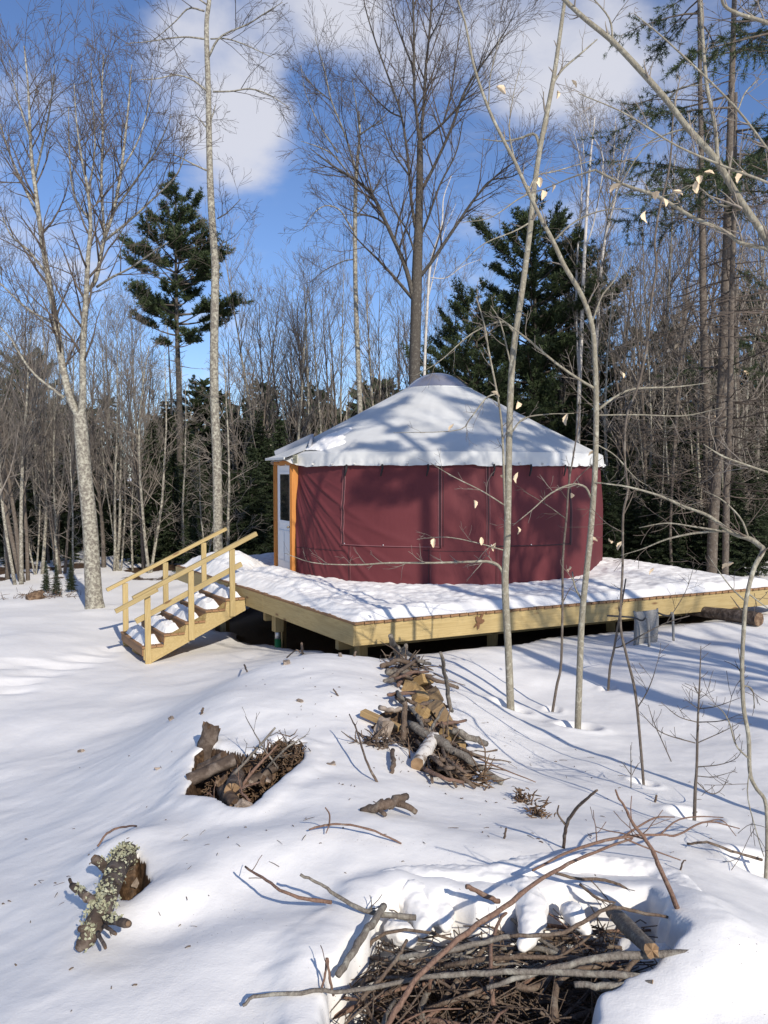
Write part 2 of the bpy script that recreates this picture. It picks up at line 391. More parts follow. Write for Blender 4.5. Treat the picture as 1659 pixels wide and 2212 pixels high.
def T(px, py, lift=0.0):
    d = ray(px, py); k = _Ys/d.y
    z = CZ + d.z*k; hh = h_base(d.x*k, _Ys) + lift
    i = np.argmax(z < hh)
    if not (z < hh).any(): i = len(_Ys)-1
    return Vector((d.x*k[i], _Ys[i], z[i]))
WELLS = []      # dips round stems: (x, y, radius, depth)
FOOT = []
def build_ground():
    fine = np.radians(np.linspace(-37, 37, 430)); coarse = np.radians(np.linspace(37, 323, 60)[1:-1])
    ang = np.concatenate([fine, coarse])
    rr = np.concatenate([[0.02, .3], np.geomspace(0.9, 8, 470), np.geomspace(8.05, 60, 190), np.geomspace(63, 900, 22)])
    A, Rr = np.meshgrid(ang, rr, indexing='ij')
    X = np.sin(A)*Rr; Y = np.cos(A)*Rr
    Z = h_base(X, Y); bare = np.zeros_like(Z)
    near = (Rr < 12)
    for poly, dep, ew, lip in HOLES:
        wob = ew*.8*fbm(X*5, Y*5, 3)
        m = near & (X > poly[:,0].min()-.6) & (X < poly[:,0].max()+.6) & (Y > poly[:,1].min()-.6) & (Y < poly[:,1].max()+.6)
        d = np.full(Z.shape, -9.0); d[m] = sdist(poly, X[m], Y[m]); d = d + np.where(m, wob, 0)
        S = sstep(-ew*0.2, ew, d)
        Z = Z - dep*S + lip*np.exp(-((d+0.05)/0.11)**2)*(d < 0.2)
        bare = np.maximum(bare, sstep(ew*.5, ew*1.1, d)*.76 if dep > .25 else sstep(-ew*.35, ew*.2, d))  # smaller hollows: soil floor, its brown run up the snow walls as painted shade
        if dep > 0.25:                        # the snow lip hangs a little over the hollow
            gy, gx = np.zeros_like(d), np.zeros_like(d)
            c = poly.mean(0); vx = c[0]-X; vy = c[1]-Y; q = np.hypot(vx, vy)+1e-6
            k = 0.05*np.exp(-((d-0.0)/0.05)**2)
            X = X + vx/q*k; Y = Y + vy/q*k
    s, t = to_st(X, Y)
    dd = np.minimum(np.minimum(s-0.30, DS-0.1-s), np.minimum(t-0.16, deck_t(s)-0.3-t)) + 0.25*fbm(X*1.1, Y*1.1, 3)
    bb = sstep(-0.05, 0.25, dd); bare = np.maximum(bare, bb); Z = Z - 0.20*bb
    deckroom = sstep(-0.45, 0.35, np.minimum(np.minimum(s, DS-s), np.minimum(t, deck_t(s)-t)))
    Z = np.where(deckroom > 0, np.minimum(Z, 0.40*deckroom+Z*(1-deckroom)), Z)
    for x, y, r, dep in FOOT:
        m = (np.abs(X-x) < 1.2) & (np.abs(Y-y) < .6)
        q = ((X[m]-x)/(.34))**2+((Y[m]-y-.35*(X[m]-x))/(.10))**2; Z[m] += -dep*1.3*np.exp(-q*q)
    for x, y, r, dep in WELLS:
        m = (np.abs(X-x) < 4*r) & (np.abs(Y-y) < 4*r)
        q = ((X[m]-x)**2+(Y[m]-y)**2)/(r*r); Z[m] += -dep*np.exp(-q*q) + 0.25*dep*np.exp(-((np.sqrt(q)-1.5)/.4)**2)
    # leaf litter under the distant wood shows through the thin snow in patches
    far = sstep(19, 25, Y)*sstep(0.02, 0.3, fbm(X*0.8+3, Y*0.8, 3))*0.9; bare = np.maximum(bare, far)
    V = np.stack([X, Y, Z], -1)
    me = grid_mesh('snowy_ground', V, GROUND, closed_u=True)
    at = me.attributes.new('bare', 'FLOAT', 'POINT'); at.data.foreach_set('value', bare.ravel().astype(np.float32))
    o = link('snowy_ground', me); o['kind'] = 'structure'; o['label'] = 'snow covered ground with a long brush mound'
    return o
for px, py, r, dp_ in ((1103,1530,.16,.07),(1248,1572,.17,.09),(1194,1534,.08,.05),(1500,1764,.12,.05),(1390,1692,.08,.04),(1314,1489,.08,.05),(205,1312,.4,.03),(1655,1876,.15,.08)):
    q = T(px, py); WELLS.append((q.x, q.y, r, dp_))
for px, py in ((8,1478),(40,1470),(62,1456),(95,1452),(118,1440),(150,1437),(170,1426),(198,1424),(10,1440),(55,1432),(20,1492),(215,1412),(240,1405)):
    q = T(px, py); FOOT.append((q.x, q.y, .13, .045))
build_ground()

# ------------------------------------------------------------------ deck
def build_deck():
    base = st(0, 0, 0.3)
    d = thing('deck', 'large low yellow timber deck under snow carrying the yurt', 'deck', base)
    B = base
    # boards run away from the right-hand edge, their ends show along it
    w = 0.14; gap = 0.006; nb = int(DS/ (w+gap)); me_cache = {}
    for i in range(nb):
        s = (i+0.5)*(w+gap)
        t1 = float(deck_t(s)); L = round(t1+0.03, 2)
        if L not in me_cache: me_cache[L] = box_mesh('deck_board', L, w, 0.030, DECKING, 0.003)
        o = link('deck_board', me_cache[L], d)
        m = Matrix.Rotation(math.atan2(LD.y, LD.x), 4, 'Z')
        p = st(s, L/2-0.03, DECK_Z-0.015 + random.uniform(-.002, .002)) - B; m.translation = p; o.matrix_local = m
    # rim boards
    zc = DECK_Z-0.033-0.143
    def rim(p0, p1, name='fascia_board', h=0.286, w=0.038, z=zc, mat=LUMBER):
        beam(name, d, Vector((p0.x,p0.y,z)), Vector((p1.x,p1.y,z)), w, h, mat, base=B)
    o = 0.019
    for a, b in ((0.0, 3.05), (3.056, 7.9)): rim(st(0+o, a), st(0+o, b))
    for a, b in ((0.039, 4.9), (4.906, 8.38)): rim(st(a, o), st(b, o))
    rim(st(DS-o, 0.04), st(DS-o, 9.25))
    rim(st(0.04, 7.85), st(3.2, 9.25)); rim(st(3.25, 9.28), st(DS-.05, 9.28))
    # joists and beams below
    for i in range(1, 20):
        s = i*DS/20
        beam('joist', d, st(s, .05, zc+.0), st(s, float(deck_t(s))-.08, zc), 0.036, 0.27, LUMBER, base=B)
    for t in (0.95, 3.6, 6.4, 8.4):
        a = 0.25 if t < 8 else 2.0
        beam('support_beam', d, st(a, t, zc-.27), st(DS-.25, t, zc-.27), 0.12, 0.24, LUMBER, base=B)
        for s in (0.55, 2.9, 5.3, 7.9):
            if s < a: continue
            p = st(s, t); g = H(p.x, p.y)-0.35
            top = zc-.39
            if top-g > .05:
                beam('support_post', d, Vector((p.x,p.y,g)), Vector((p.x,p.y,top+.02)), 0.14, 0.14, LUMBER, up=(0.4,0.9,0), base=B)
    # posts that show under the left edge: doubled timber on a metal bracket and green tube
    p = st(.28, 3.1)
    beam('support_post', d, Vector((p.x,p.y,.28)), Vector((p.x,p.y,zc-.12)), 0.15, 0.16, LUMBER, up=LD, base=B)
    tb = Tubes(); tb.add([(p.x,p.y,-.5),(p.x,p.y,.15)], [.055,.055], 16); link('green_footing_tube', tb.mesh('green_footing_tube', material('green_tube', (0.015, 0.16, 0.045), 0.5), B), d)
    tb = Tubes(); tb.add([(p.x,p.y,.15),(p.x,p.y,.30)], [.05,.05], 12); link('metal_bracket', tb.mesh('metal_bracket', material('galvanised', (0.5, 0.5, 0.5), 0.45, Metallic=0.8), B), d)
    p = st(.45, .62)
    beam('support_post', d, Vector((p.x,p.y,.05)), Vector((p.x,p.y,zc-.14)), 0.14, 0.14, LUMBER, up=LD, base=B)
    p = st(7.95, .7)
    beam('support_post', d, Vector((p.x,p.y,.1)), Vector((p.x,p.y,zc-.14)), 0.3, 0.14, LUMBER, up=LD, base=B)
    return d
deck = build_deck()

YC = Vector((1.17, 16.84, DECK_Z)); YR = 3.49
def yp(phi, r, z):
    a = R(phi); return Vector((YC.x - r*math.sin(a), YC.y - r*math.cos(a), z))
def build_deck_snow():
    ns, nt_ = 300, 300
    S, Tt = np.meshgrid(np.linspace(0.002, 0.998, ns), np.linspace(0.002, 0.998, nt_), indexing='ij')
    s = S*DS; t = Tt*deck_t(np.clip(s, 0, DS))
    X = KC.x+RD.x*s+LD.x*t; Y = KC.y+RD.y*s+LD.y*t
    edge = np.minimum(np.minimum(s-0.03, DS-0.05-s), np.minimum(t-0.02, deck_t(s)-0.06-t))
    edge = edge + 0.07*fbm(X*3, Y*3, 3) + 0.005
    # the top of the stairs is trodden
    rad = np.hypot(X-YC.x, Y-YC.y)
    th = 0.10*sstep(-0.01, 0.30, edge) + 0.01*sstep(0.3, 1.2, edge)
    th = th - 0.07*np.exp(-((rad-YR-0.05)/0.40)**2)*sstep(0.1, .5, edge)
    # shovelled ridge beside the door and a heap beyond the stair head
    def bump(sx, tx, a, rs, rt): return a*np.exp(-((s-sx)/rs)**2-((t-tx)/rt)**2)
    th = th + (bump(.75, 6.2, .30, .45, .9)+bump(.9, 4.6, .12, .35, .7)+bump(.5, 7.2, .12, .4, .5)+bump(.8, 3.2, .07, .35, .8)+bump(7.2, 5.2, .30, .9, 2.2)+bump(6.8, 2.8, .10, .9, 1.0))*sstep(0, .3, edge)
    rough = 0.05*fbm(X*1.4, Y*1.4, 2) + 0.05*np.abs(fbm(X*3.0, Y*3.0+7, 3)) + 0.022*fbm(X*9, Y*9, 2)
    th = th + rough*sstep(0.05, 0.4, edge) 
    # door sweep: bare in front of the door
    dx = X-yp(65, YR+.3, 0).x; dy = Y-yp(65, YR+.3, 0).y
    th = th - 0.3*np.exp(-(dx*dx+dy*dy)/0.22**1)
    Z = DECK_Z + np.where(edge > -0.01, np.maximum(th, -0.02), -0.02)
    Z = np.where(edge < 0, DECK_Z-0.022, Z)
    me = grid_mesh('deck_snow', np.stack([X, Y, Z], -1), SNOW)
    o = link('deck_snow', me); tag(o, 'trodden snow lying over the timber deck around the yurt', None, kind='stuff')
build_deck_snow()

# ------------------------------------------------------------------ yurt
def build_yurt():
    base = Vector((YC.x, YC.y, DECK_Z)); y = thing('yurt', 'round burgundy fabric yurt with pale conical roof and clear dome', 'yurt', base)
    B = np.array(base)
    BURG = material('burgundy_fabric', (0.116, 0.029, 0.034), 0.62); x = NB(BURG); v = x.coord('Object')
    c = x.mix(x.noise(v, 1.2, 4, .6), (0.106, 0.026, 0.030), (0.130, 0.033, 0.037)); x.col(c)
    x.nor(x.bump(x.noise(x.coord('Object', (1,1,.25)), 3.5, 3, .5), .25, .05)); x.b.inputs['Specular IOR Level'].default_value = .15
    PIPE = material('piping_pink', (0.19, 0.07, 0.075), .6); DARKPIPE = material('piping_dark', (0.035, 0.01, 0.014), .6)
    z0, z1 = DECK_Z+.02, DECK_Z+2.2
    def fold(phi, z):
        a = (55.5-phi)*math.pi/180*YR; zz = (DECK_Z+2.13)-z
        th = np.arctan2(zz+.25, a+.35)
        w = np.exp(-(a/1.5)**2)*sstep(-.05, .12, a)*sstep(0, .5, zz)
        f = np.maximum(0, np.sin(th*30+1.4*np.sin(th*9)))**3 + .5*np.maximum(0, np.sin(th*47+2))**4
        a2 = 0.034*f*w
        # slack folds under the first window corner
        b = (31-phi)*math.pi/180*YR; th2 = np.arctan2(zz-.7, b+.9)
        w2 = np.exp(-((b-.2)/1.0)**2)*np.exp(-((zz-1.6)/.7)**2)
        a2 = a2 + 0.02*np.maximum(0, np.sin(th2*26))**3*w2
        a2 = a2 + 0.012*fbm(phi*.12, z*1.2, 2) - .055*sstep(DECK_Z+1.2, DECK_Z+2.12, z)
        return a2
    ph = np.concatenate([np.linspace(55.5, -60, 420), np.linspace(-61, -285, 110)])
    zz = np.linspace(z0, z1, 110); PH, ZZ = np.meshgrid(ph, zz, indexing='ij')
    rr = YR + fold(PH, ZZ)
    def cyl(PH, rr, ZZ): return np.stack([YC.x-rr*np.sin(np.radians(PH)), YC.y-rr*np.cos(np.radians(PH)), ZZ], -1)-B
    wall = link('wall', grid_mesh('wall', cyl(PH, rr, ZZ), BURG), y); wall['label'] = 'burgundy fabric wall with slack diagonal folds by the door'
    def strip(name, p0, p1, za, zb, mat, parent, r=0.008, off=0.012):
        n = 24; t = np.linspace(0, 1, n); pts = []
        for k in t:
            p = p0+(p1-p0)*k; z = za+(zb-za)*k; q = yp(p, YR+off+float(fold(np.array([p]), np.array([z]))[0]), z); pts.append(q-base)
        tb = Tubes(); tb.add(pts, [r]*n, 5); return link(name, tb.mesh(name, mat), parent)
    def zpx(py, phi): 
        q = yp(phi, YR, 0); return CZ + (HOR-py)/F*q.y
    # rolled-down window covers
    for (pa, pb, ya, yb, lab) in ((33.6, 3.3, 1176, 1182, 'window cover nearer the door'), (-10.3, -40.7, 1180, 1175, 'window cover farther from the door')):
        P2, Z2 = np.meshgrid(np.linspace(pa, pb, 90), np.linspace(0, 1, 50), indexing='ij')
        k = (P2-pa)/(pb-pa); zb = (1-k)*zpx(ya, pa)+k*zpx(yb, pb); ZZ2 = zb+(z1-.02-zb)*Z2
        fl = link('window_cover', grid_mesh('window_cover', cyl(P2, YR+.010+fold(P2, ZZ2)+.004*np.sin(k*3.14), ZZ2), BURG), y); fl['label'] = lab
        for off in (0.0, .9):
            strip('zip_edge', pa-off, pa-off, zpx(ya, pa)-.02, z1-.05, PIPE, fl); strip('zip_edge', pb-off+.4, pb-off+.4, zpx(yb, pb)-.02, z1-.05, PIPE if pa > 0 or off > 0 else DARKPIPE, fl)
        strip('zip_edge', pa-.45, pa-.45, zpx(ya, pa)-.02, z1-.05, DARKPIPE, fl, .014, .008); strip('zip_edge', pb, pb, zpx(yb, pb)-.02, z1-.05, DARKPIPE, fl, .016, .008)
        strip('hem', pa, pb, zpx(ya, pa), zpx(yb, pb), PIPE if pa > 0 else DARKPIPE, fl, .010, .014)
        snap = material('snap_metal', (.6,.55,.55), .35, Metallic=.6)
        for k in (.04, .46):
            q = yp(pa+(pb-pa)*k, YR+.03, zpx(ya, pa)*(1-k)+zpx(yb, pb)*k+.02)-base
            tb = Tubes(); d = Vector((q.x, q.y, 0)).normalized(); tb.add([q, q+d*.008], [.013, .010], 8); link('snap', tb.mesh('snap', snap), fl)
        BLK = material('black_strap', (.008,.006,.007), .7)
        for k in (.065, .45, .89):
            q = yp(pa+(pb-pa)*k, YR+.03, DECK_Z+2.13); tb = Tubes()
            tb.add([q-base+Vector(v) for v in ((0,0,.02),(.004,-.012,-.06),(-.012,-.018,-.12),(-.028,-.012,-.19))], [.017,.018,.016,.012], 6); link('strap', tb.mesh('strap', BLK), fl)
    for p in (31, 6.4, -13.2): strip('seam', p, p, DECK_Z+.05, zpx(1180, p), DARKPIPE, y, .006, .004); strip('seam', p-.6, p-.6, DECK_Z+.05, zpx(1180, p), PIPE, y, .004, .004)
    strip('seam', 54, 32, zpx(1180, 54)-.02, zpx(1190, 32), DARKPIPE, y, .006, .003); strip('seam', 8, -10, zpx(1190, 8), zpx(1192, -10), DARKPIPE, y, .005, .003)
    strip('seam', 2.3, 2.3, zpx(1182, 2.3), z1-.05, DARKPIPE, y, .006, .004)
    # ---- roof
    ROOF = m_mottle('roof_vinyl', [(.25, (.50,.50,.485)), (.6, (.62,.62,.60)), (.8, (.67,.67,.655))], 1.1, .55, .12, .03)
    nphi = 360; pr = np.linspace(0, 360, nphi, endpoint=False)
    r_e, z_e = YR-.015, DECK_Z+2.37; r_t, z_t = .72, DECK_Z+3.83
    k = np.linspace(0, 1, 40); PR, KK = np.meshgrid(pr, k, indexing='ij')
    rr = r_e+(r_t-r_e)*KK; zz = z_e+(z_t-z_e)*KK - .012*np.sin(KK*math.pi)
    raft = np.abs(np.sin(np.radians(PR)*21)); zz = zz - .012*(1-raft**.5)*0 + .003*(np.abs(np.cos(np.radians(PR)*21))**6)*np.sin(KK*math.pi)**.5
    link('roof', grid_mesh('roof', cyl(PR, rr, zz), ROOF, closed_u=True), y)
    # valance with gathers and scallops
    kk = np.linspace(0, 1, 14); nph = 720; pv = np.linspace(0, 360, nph, endpoint=False); PV, KV = np.meshgrid(pv, kk, indexing='ij')
    gath = fbm(PV*.9, KV*1.5, 3); zb = DECK_Z+2.13+.003*np.sin(np.radians(PV)*44) + .022*fbm(PV*.35, PV*0, 3)
    door = np.exp(-((PV-65)/11.5)**8)
    zb = zb + door*.105
    zt = z_e
    ZV = zt+(zb-zt)*KV; rv = r_e - .012*0 + .022*np.sin(KV*math.pi*.55)+.030*gath*KV + .014*np.exp(-((KV-.97)/.05)**2) + door*.16*KV
    val = link('valance', grid_mesh('valance', cyl(PV, rv, ZV), ROOF, closed_u=True), y); val['label'] = 'pale vinyl eave valance with snaps'
    tb = Tubes()
    for i in range(44):
        p = 52-i*360/44+1.5
        q = yp(p, r_e+.04, DECK_Z+2.165)-base; d = Vector((q.x,q.y,0)).normalized(); tb.add([q-d*.02, q+d*.022, q+d*.03], [.02,.016,.004], 8)
    link('snap_buttons', tb.mesh('snap_buttons', ROOF), val)
    # maker's tag: oval mark and lines of small print
    a = yp(52.6, YR+.11, 0); tq = (yp(51, YR+.11, 0)-yp(54, YR+.11, 0)).normalized(); nq = Vector((-math.sin(R(52.6)), -math.cos(R(52.6)), 0))
    TAGM = material('tag_cream', (.50,.46,.30), .6); INK = material('tag_ink', (.06,.06,.04), .6)
    tp = bpy.data.objects.new('maker_tag', box_mesh('maker_tag', .17, .006, .17, TAGM, .002)); COL.objects.link(tp); tp.parent = y
    m = Matrix((tq, -nq, Vector((0,0,1)))).transposed().to_4x4(); m.translation = Vector((a.x,a.y,DECK_Z+2.265))-base; tp.matrix_local = m
    for (lx, lz, lw) in ((.02,.045,.075),(.025,.02,.09),(.0,-.005,.11),(.0,-.03,.12),(.0,-.055,.12)):
        o = link('print_line', box_mesh('print_line', lw, .002, .010, INK, 0), tp); o.location = (lx, -.0045, lz)
    tb = Tubes(); tb.add([(-.03+.05*math.cos(q), -.004, .035+.035*math.sin(q)) for q in np.linspace(1.2, 5.0, 14)], [.005]*14, 4); link('oval_mark', tb.mesh('oval_mark', INK), tp)
    # dome skylight
    DOME = material('acrylic_dome', (.24,.235,.265), .14); x = NB(DOME); x.b.inputs['Transmission Weight'].default_value = .35; x.b.inputs['IOR'].default_value = 1.3
    u = np.linspace(0, math.pi/2, 16); PD, UU = np.meshgrid(np.linspace(0,360,72,endpoint=False), u, indexing='ij')
    dr = .75*np.cos(UU); dz = z_t-.05+.40*(1-np.cos(UU)**2.2)
    link('dome_skylight', grid_mesh('dome_skylight', cyl(PD, dr, dz), DOME, closed_u=True), y)
    tb = Tubes(); tb.add([yp(p, .745, z_t-.015)-base for p in np.linspace(0, 360, 60)], [.014]*60, 8); link('skylight_ring', tb.mesh('skylight_ring', ROOF), y)
    # inside liner so the dome is not seen through to the far side
    tb = Tubes(); 
    for i in range(12): p = i*30; tb.add([yp(p, .70, z_t-.06)-base, yp(p, .05, z_t-.02)-base], [.03,.03], 5)
    link('rafter_ring', tb.mesh('rafter_ring', BARK_BROWN), y)
    # ---- door in its frame
    tq = (yp(55.5, YR, 0)-yp(75, YR, 0)).normalized(); nq = Vector((-tq.y, tq.x, 0))
    if nq.dot(yp(65, 1, 0)-Vector((YC.x,YC.y,0))) < 0: nq = -nq
    C = (yp(55.5, YR, 0)+yp(75, YR, 0))/2; W = (yp(55.5, YR, 0)-yp(75, YR, 0)).length
    def dp(u, n, z): return Vector((C.x, C.y, 0))+tq*u+nq*n+Vector((0,0,z))-base
    BARM = {}
    def bar(name, u0, u1, n0, n1, za, zb, mat, parent=y, bev=.004, vertical=True):
        if vertical:
            me = box_mesh(name, zb-za, u1-u0, n1-n0, mat, bev); o = link(name, me, parent); m = Matrix((Vector((0,0,1)), tq, nq)).transposed().to_4x4()
            if m.to_3x3().determinant() < 0: m = Matrix((Vector((0,0,1)), -tq, nq)).transposed().to_4x4()
        else:
            me = box_mesh(name, u1-u0, zb-za, n1-n0, mat, bev); o = link(name, me, parent); m = Matrix((tq, Vector((0,0,1)), nq)).transposed().to_4x4()
            if m.to_3x3().determinant() < 0: m = Matrix((-tq, Vector((0,0,1)), nq)).transposed().to_4x4()
        m.translation = dp((u0+u1)/2, (n0+n1)/2, (za+zb)/2); o.matrix_local = m; BARM[o.name] = m.copy(); return o
    h = W/2; zt_ = DECK_Z+2.16
    for sgn, nm in ((-1, 'left'), (1, 'right')):
        a, b = (sgn*h, sgn*(h-.11)); a, b = min(a,b), max(a,b)
        j = bar('door_jamb', a, b, -.06, .085, DECK_Z+.01, zt_, CEDAR)
        bar('trim_strip', a+.03, b-.03, .086, .102, DECK_Z+.01, zt_-.01, CEDAR)
    bar('door_header', -h, h, -.06, .085, zt_-.0, zt_+.12, CEDAR, vertical=False)
    bar('door_sill', -h+.112, h-.112, -.05, .10, DECK_Z+.012, DECK_Z+.06, material('dark_sill', (.05,.045,.04), .6), vertical=False)
    WHITE = m_mottle('door_white', [(.2, (.70,.72,.74)), (.7, (.78,.79,.80))], 2.5, .4, .05, .005)
    door = bar('door', -h+.113, h-.113, -.005, .040, DECK_Z+.065, zt_-.005, WHITE)
    dh = bpy.data.objects
    inv = BARM[door.name].inverted()
    def sub(name, u0, u1, n0, n1, za, zb, mat):
        o = bar(name, u0, u1, n0, n1, za, zb, mat, y); ml = BARM[o.name]; o.parent = door; o.matrix_local = inv @ ml; return o
    hw = h-.113
    GL = material('door_glass', (.012,.014,.013), .04); GL.node_tree.nodes['Principled BSDF'].inputs['Specular IOR Level'].default_value = .6
    sub('window_pane', -hw+.20, hw-.12, .041, .046, DECK_Z+1.06, DECK_Z+1.98, GL)
    for (u0,u1,za,zb) in ((-hw+.155,-hw+.20,.99,2.03),(hw-.12,hw-.085,.97,2.03)): sub('window_frame', u0, u1, .042, .056, DECK_Z+za, DECK_Z+zb, WHITE)
    for (za,zb) in ((1.0,1.058),(1.982,2.03)): sub('window_frame', -hw+.202, hw-.122, .042, .055, DECK_Z+za, DECK_Z+zb, WHITE)
    for u0, u1 in ((-hw+.11, -.04), (.04, hw-.11)):
        pn = sub('door_panel', u0, u1, .046, .053, DECK_Z+.26, DECK_Z+.84, WHITE)
        for (q0,q1,za,zb) in ((u0-.018,u0-.002,.24,.86),(u1+.002,u1+.018,.24,.86)): sub('panel_moulding', q0, q1, .046, .058, DECK_Z+za, DECK_Z+zb, WHITE)
        for (za,zb) in ((.238,.257),(.843,.862)): sub('panel_moulding', u0, u1, .046, .058, DECK_Z+za, DECK_Z+zb, WHITE)
    tb = Tubes(); q = dp(hw-.06, .05, DECK_Z+.95); tb.add([q, q+nq*.03, q+nq*.05, q+nq*.075], [.02,.012,.028,.02], 10)
    hd = link('door_handle', tb.mesh('door_handle', material('brass_dull', (.35,.30,.22), .35, Metallic=.8)), y); hd.parent = door; hd.matrix_local = inv
    # little peaked rain diverter over the door
    GREYM = material('diverter_grey', (.34,.35,.38), .5)
    def rp(phi, kq, up=.07):
        r = r_e+(r_t-r_e)*kq; return yp(phi, r, z_e+(z_t-z_e)*kq+up)
    apex = rp(63, .20); lft = rp(76, -.02, .06); rgt = rp(51, .05, .05)
    for a, b in ((apex, lft), (apex, rgt)): beam('rain_diverter', y, a, b, .05, .13, GREYM, base=base, bevel=.012)
    # gable cloth below the diverter
    a1 = rp(74, .0, .02); b1 = rp(53, .03, .02); c1 = rp(63, .18, .03); f1 = yp(74, YR+.26, DECK_Z+2.30); f2 = yp(55, YR+.22, DECK_Z+2.30)
    V = np.array([tuple(p-base) for p in (a1, f1, f2, b1, c1)]); link('door_hood', mesh_np('door_hood', V, [np.array([[0,1,2],[0,2,4],[2,3,4]])], ROOF, False), y)
    beam('hood_bar', y, yp(73, YR+.262, DECK_Z+2.285), yp(56, YR+.222, DECK_Z+2.285), .03, .05, ROOF, base=base, bevel=.008)
    return y
build_yurt()
def roof_snow():
    pts = [(49,.10,.35,.05),(46,.16,.3,.05),(43,.12,.22,.035),(52,.22,.3,.05),(48,.3,.22,.03),(40,.13,.13,.02)]
    PH, KK = np.meshgrid(np.linspace(64, 32, 80), np.linspace(.03, .42, 70), indexing='ij')
    th = np.zeros_like(PH)-.03
    for p, k, rad, h in pts:
        d2 = ((PH-p)*math.pi/180*3.2)**2+((KK-k)*3.2)**2
        th = np.maximum(th, .05*(1-d2/rad**2)*1.3)
    th = np.minimum(th+.028*fbm(PH*.9, KK*26, 3), .05)
    r = YR-.015+(.72-YR+.015)*KK; z = DECK_Z+2.37+1.46*KK-.012*np.sin(KK*math.pi)+th
    V = np.stack([YC.x-r*np.sin(np.radians(PH)), YC.y-r*np.cos(np.radians(PH)), z], -1)
    o = link('roof_snow', grid_mesh('roof_snow', V, SNOW)); tag(o, 'thin patch of snow left on the yurt roof above the door', 'snow')
roof_snow()

# ------------------------------------------------------------------ stairs
ND = Vector((LD.y*-1, LD.x, 0)); 
if ND.x > 0: ND = -ND
def sp(nn, t, z): return st(0, t, z) + ND*nn
T0, T1 = 3.80, 5.24; RUN, RISE = 0.355, 0.165; NTR = 5
def tread_z(i): return DECK_Z-0.17-(4-i)*RISE        # i = 0 lowest
def tread_n(i): return 0.02+(4-i)*RUN                 # back edge
def build_stairs():
    base = sp(1.0, T0, -.2); s = thing('stairs', 'yellow timber steps with handrails leading up to the deck', 'stairs', base)
    def stringer(t):
        pts = []
        for i in range(4, -1, -1):
            z = tread_z(i)-.036; pts += [(tread_n(i)-(.0 if i < 4 else .0), z), (tread_n(i)+RUN-.03, z)]
        pts += [(tread_n(0)+RUN-.03, tread_z(0)-.22)]
        pts += [(tread_n(0)+RUN-.12, tread_z(0)-.30), (0.0, tread_z(4)-.225)]
        bm = bmesh.new(); va = [bm.verts.new(sp(n_, t, z)-base) for n_, z in pts]; vb = [bm.verts.new(sp(n_, t+.038, z)-base) for n_, z in pts]
        bm.faces.new(va); bm.faces.new(vb[::-1]); k = len(pts)
        for i in range(k): bm.faces.new((va[i], vb[i], vb[(i+1)%k], va[(i+1)%k]))
        bmesh.ops.triangulate(bm, faces=[f for f in bm.faces if len(f.verts) > 4])
        me = bm_mesh('stringer', bm, LUMBER); o = link('stringer', me, s)
    for t in (T0, (T0+T1)/2, T1-.038): stringer(t)
    for i in range(5):
        z = tread_z(i)
        for k in range(3):
            n0 = tread_n(i)+.005+k*.118
            beam('tread_board', s, sp(n0+.057, T0-.03, z-.018), sp(n0+.057, T1+.03, z-.018), .112, .034, DECKING, base=base)
        beam('riser_board', s, sp(tread_n(i)+RUN-.018, T0+.002, z-.036-.062), sp(tread_n(i)+RUN-.018, T1-.002, z-.036-.062), .022, .122, DECKING, base=base)
    # posts and rails
    nA, nC = .25, 1.70; pn = (nA, (nA+nC)/2, nC)
    rail_z = lambda n_: DECK_Z+.69-(n_-nA)*(.66/(nC-nA))
    for t, nm in ((T0-.022, 'near'), (T1+.022, 'far')):
        for n_ in pn:
            zt = rail_z(n_); beam('rail_post', s, sp(n_, t, zt-1.17), sp(n_, t, zt), .038, .095, LUMBER, up=ND, base=base)
    sl = -(.66/(nC-nA))
    for t in (T0-.022, T1+.022):
        a = sp(-.20, t, rail_z(-.20)+.045); b = sp(2.02 if t > T1 else 1.93, t, rail_z(2.02 if t > T1 else 1.93)+.045)
        beam('top_rail', s, a, b, .075, .075 if t < T1 else .06, LUMBER, base=base)
    beam('top_rail', s, sp(1.55, T0-.085, rail_z(1.55)+.005), sp(2.22, T0-.085, rail_z(2.22)+.005), .04, .075, LUMBER, base=base)
    beam('mid_rail', s, sp(.06, T0+.02, rail_z(.06)-.36), sp(1.88, T0+.02, rail_z(1.88)-.36), .036, .09, LUMBER, base=base)
    return s
build_stairs()
STEPWORD = ['lowest', 'second', 'middle', 'fourth', 'top']
for i in range(5):
    U, Vv = np.meshgrid(np.linspace(0, 1, 40), np.linspace(0, 1, 70), indexing='ij')
    nn = tread_n(i)+.01+U*(RUN-.045); tt = T0+.08+Vv*(T1-T0-.16)
    e = np.minimum(np.minimum(U, 1-U)*RUN, np.minimum(Vv, 1-Vv)*1.3)+.03*fbm(U*2+i*7, Vv*6, 3)
    prof = np.exp(-((Vv-.55+.04*math.sin(i*2))/.50)**8)
    zz = tread_z(i)-.004+np.maximum(0, sstep(0, .10, e)*(.11*prof+.035)+.05*fbm(U*3+i, Vv*8+i, 3)*sstep(0,.1,e)*1.0)*(1-.3*U)
    X = np.array([[tuple(sp(nn[a,b], tt[a,b], zz[a,b])) for b in range(nn.shape[1])] for a in range(nn.shape[0])])
    o = link('step_snow', grid_mesh('step_snow', X, SNOW)); tag(o, 'lump of snow on the %s step of the timber stairs' % STEPWORD[i], 'snow', 'snow on the steps')

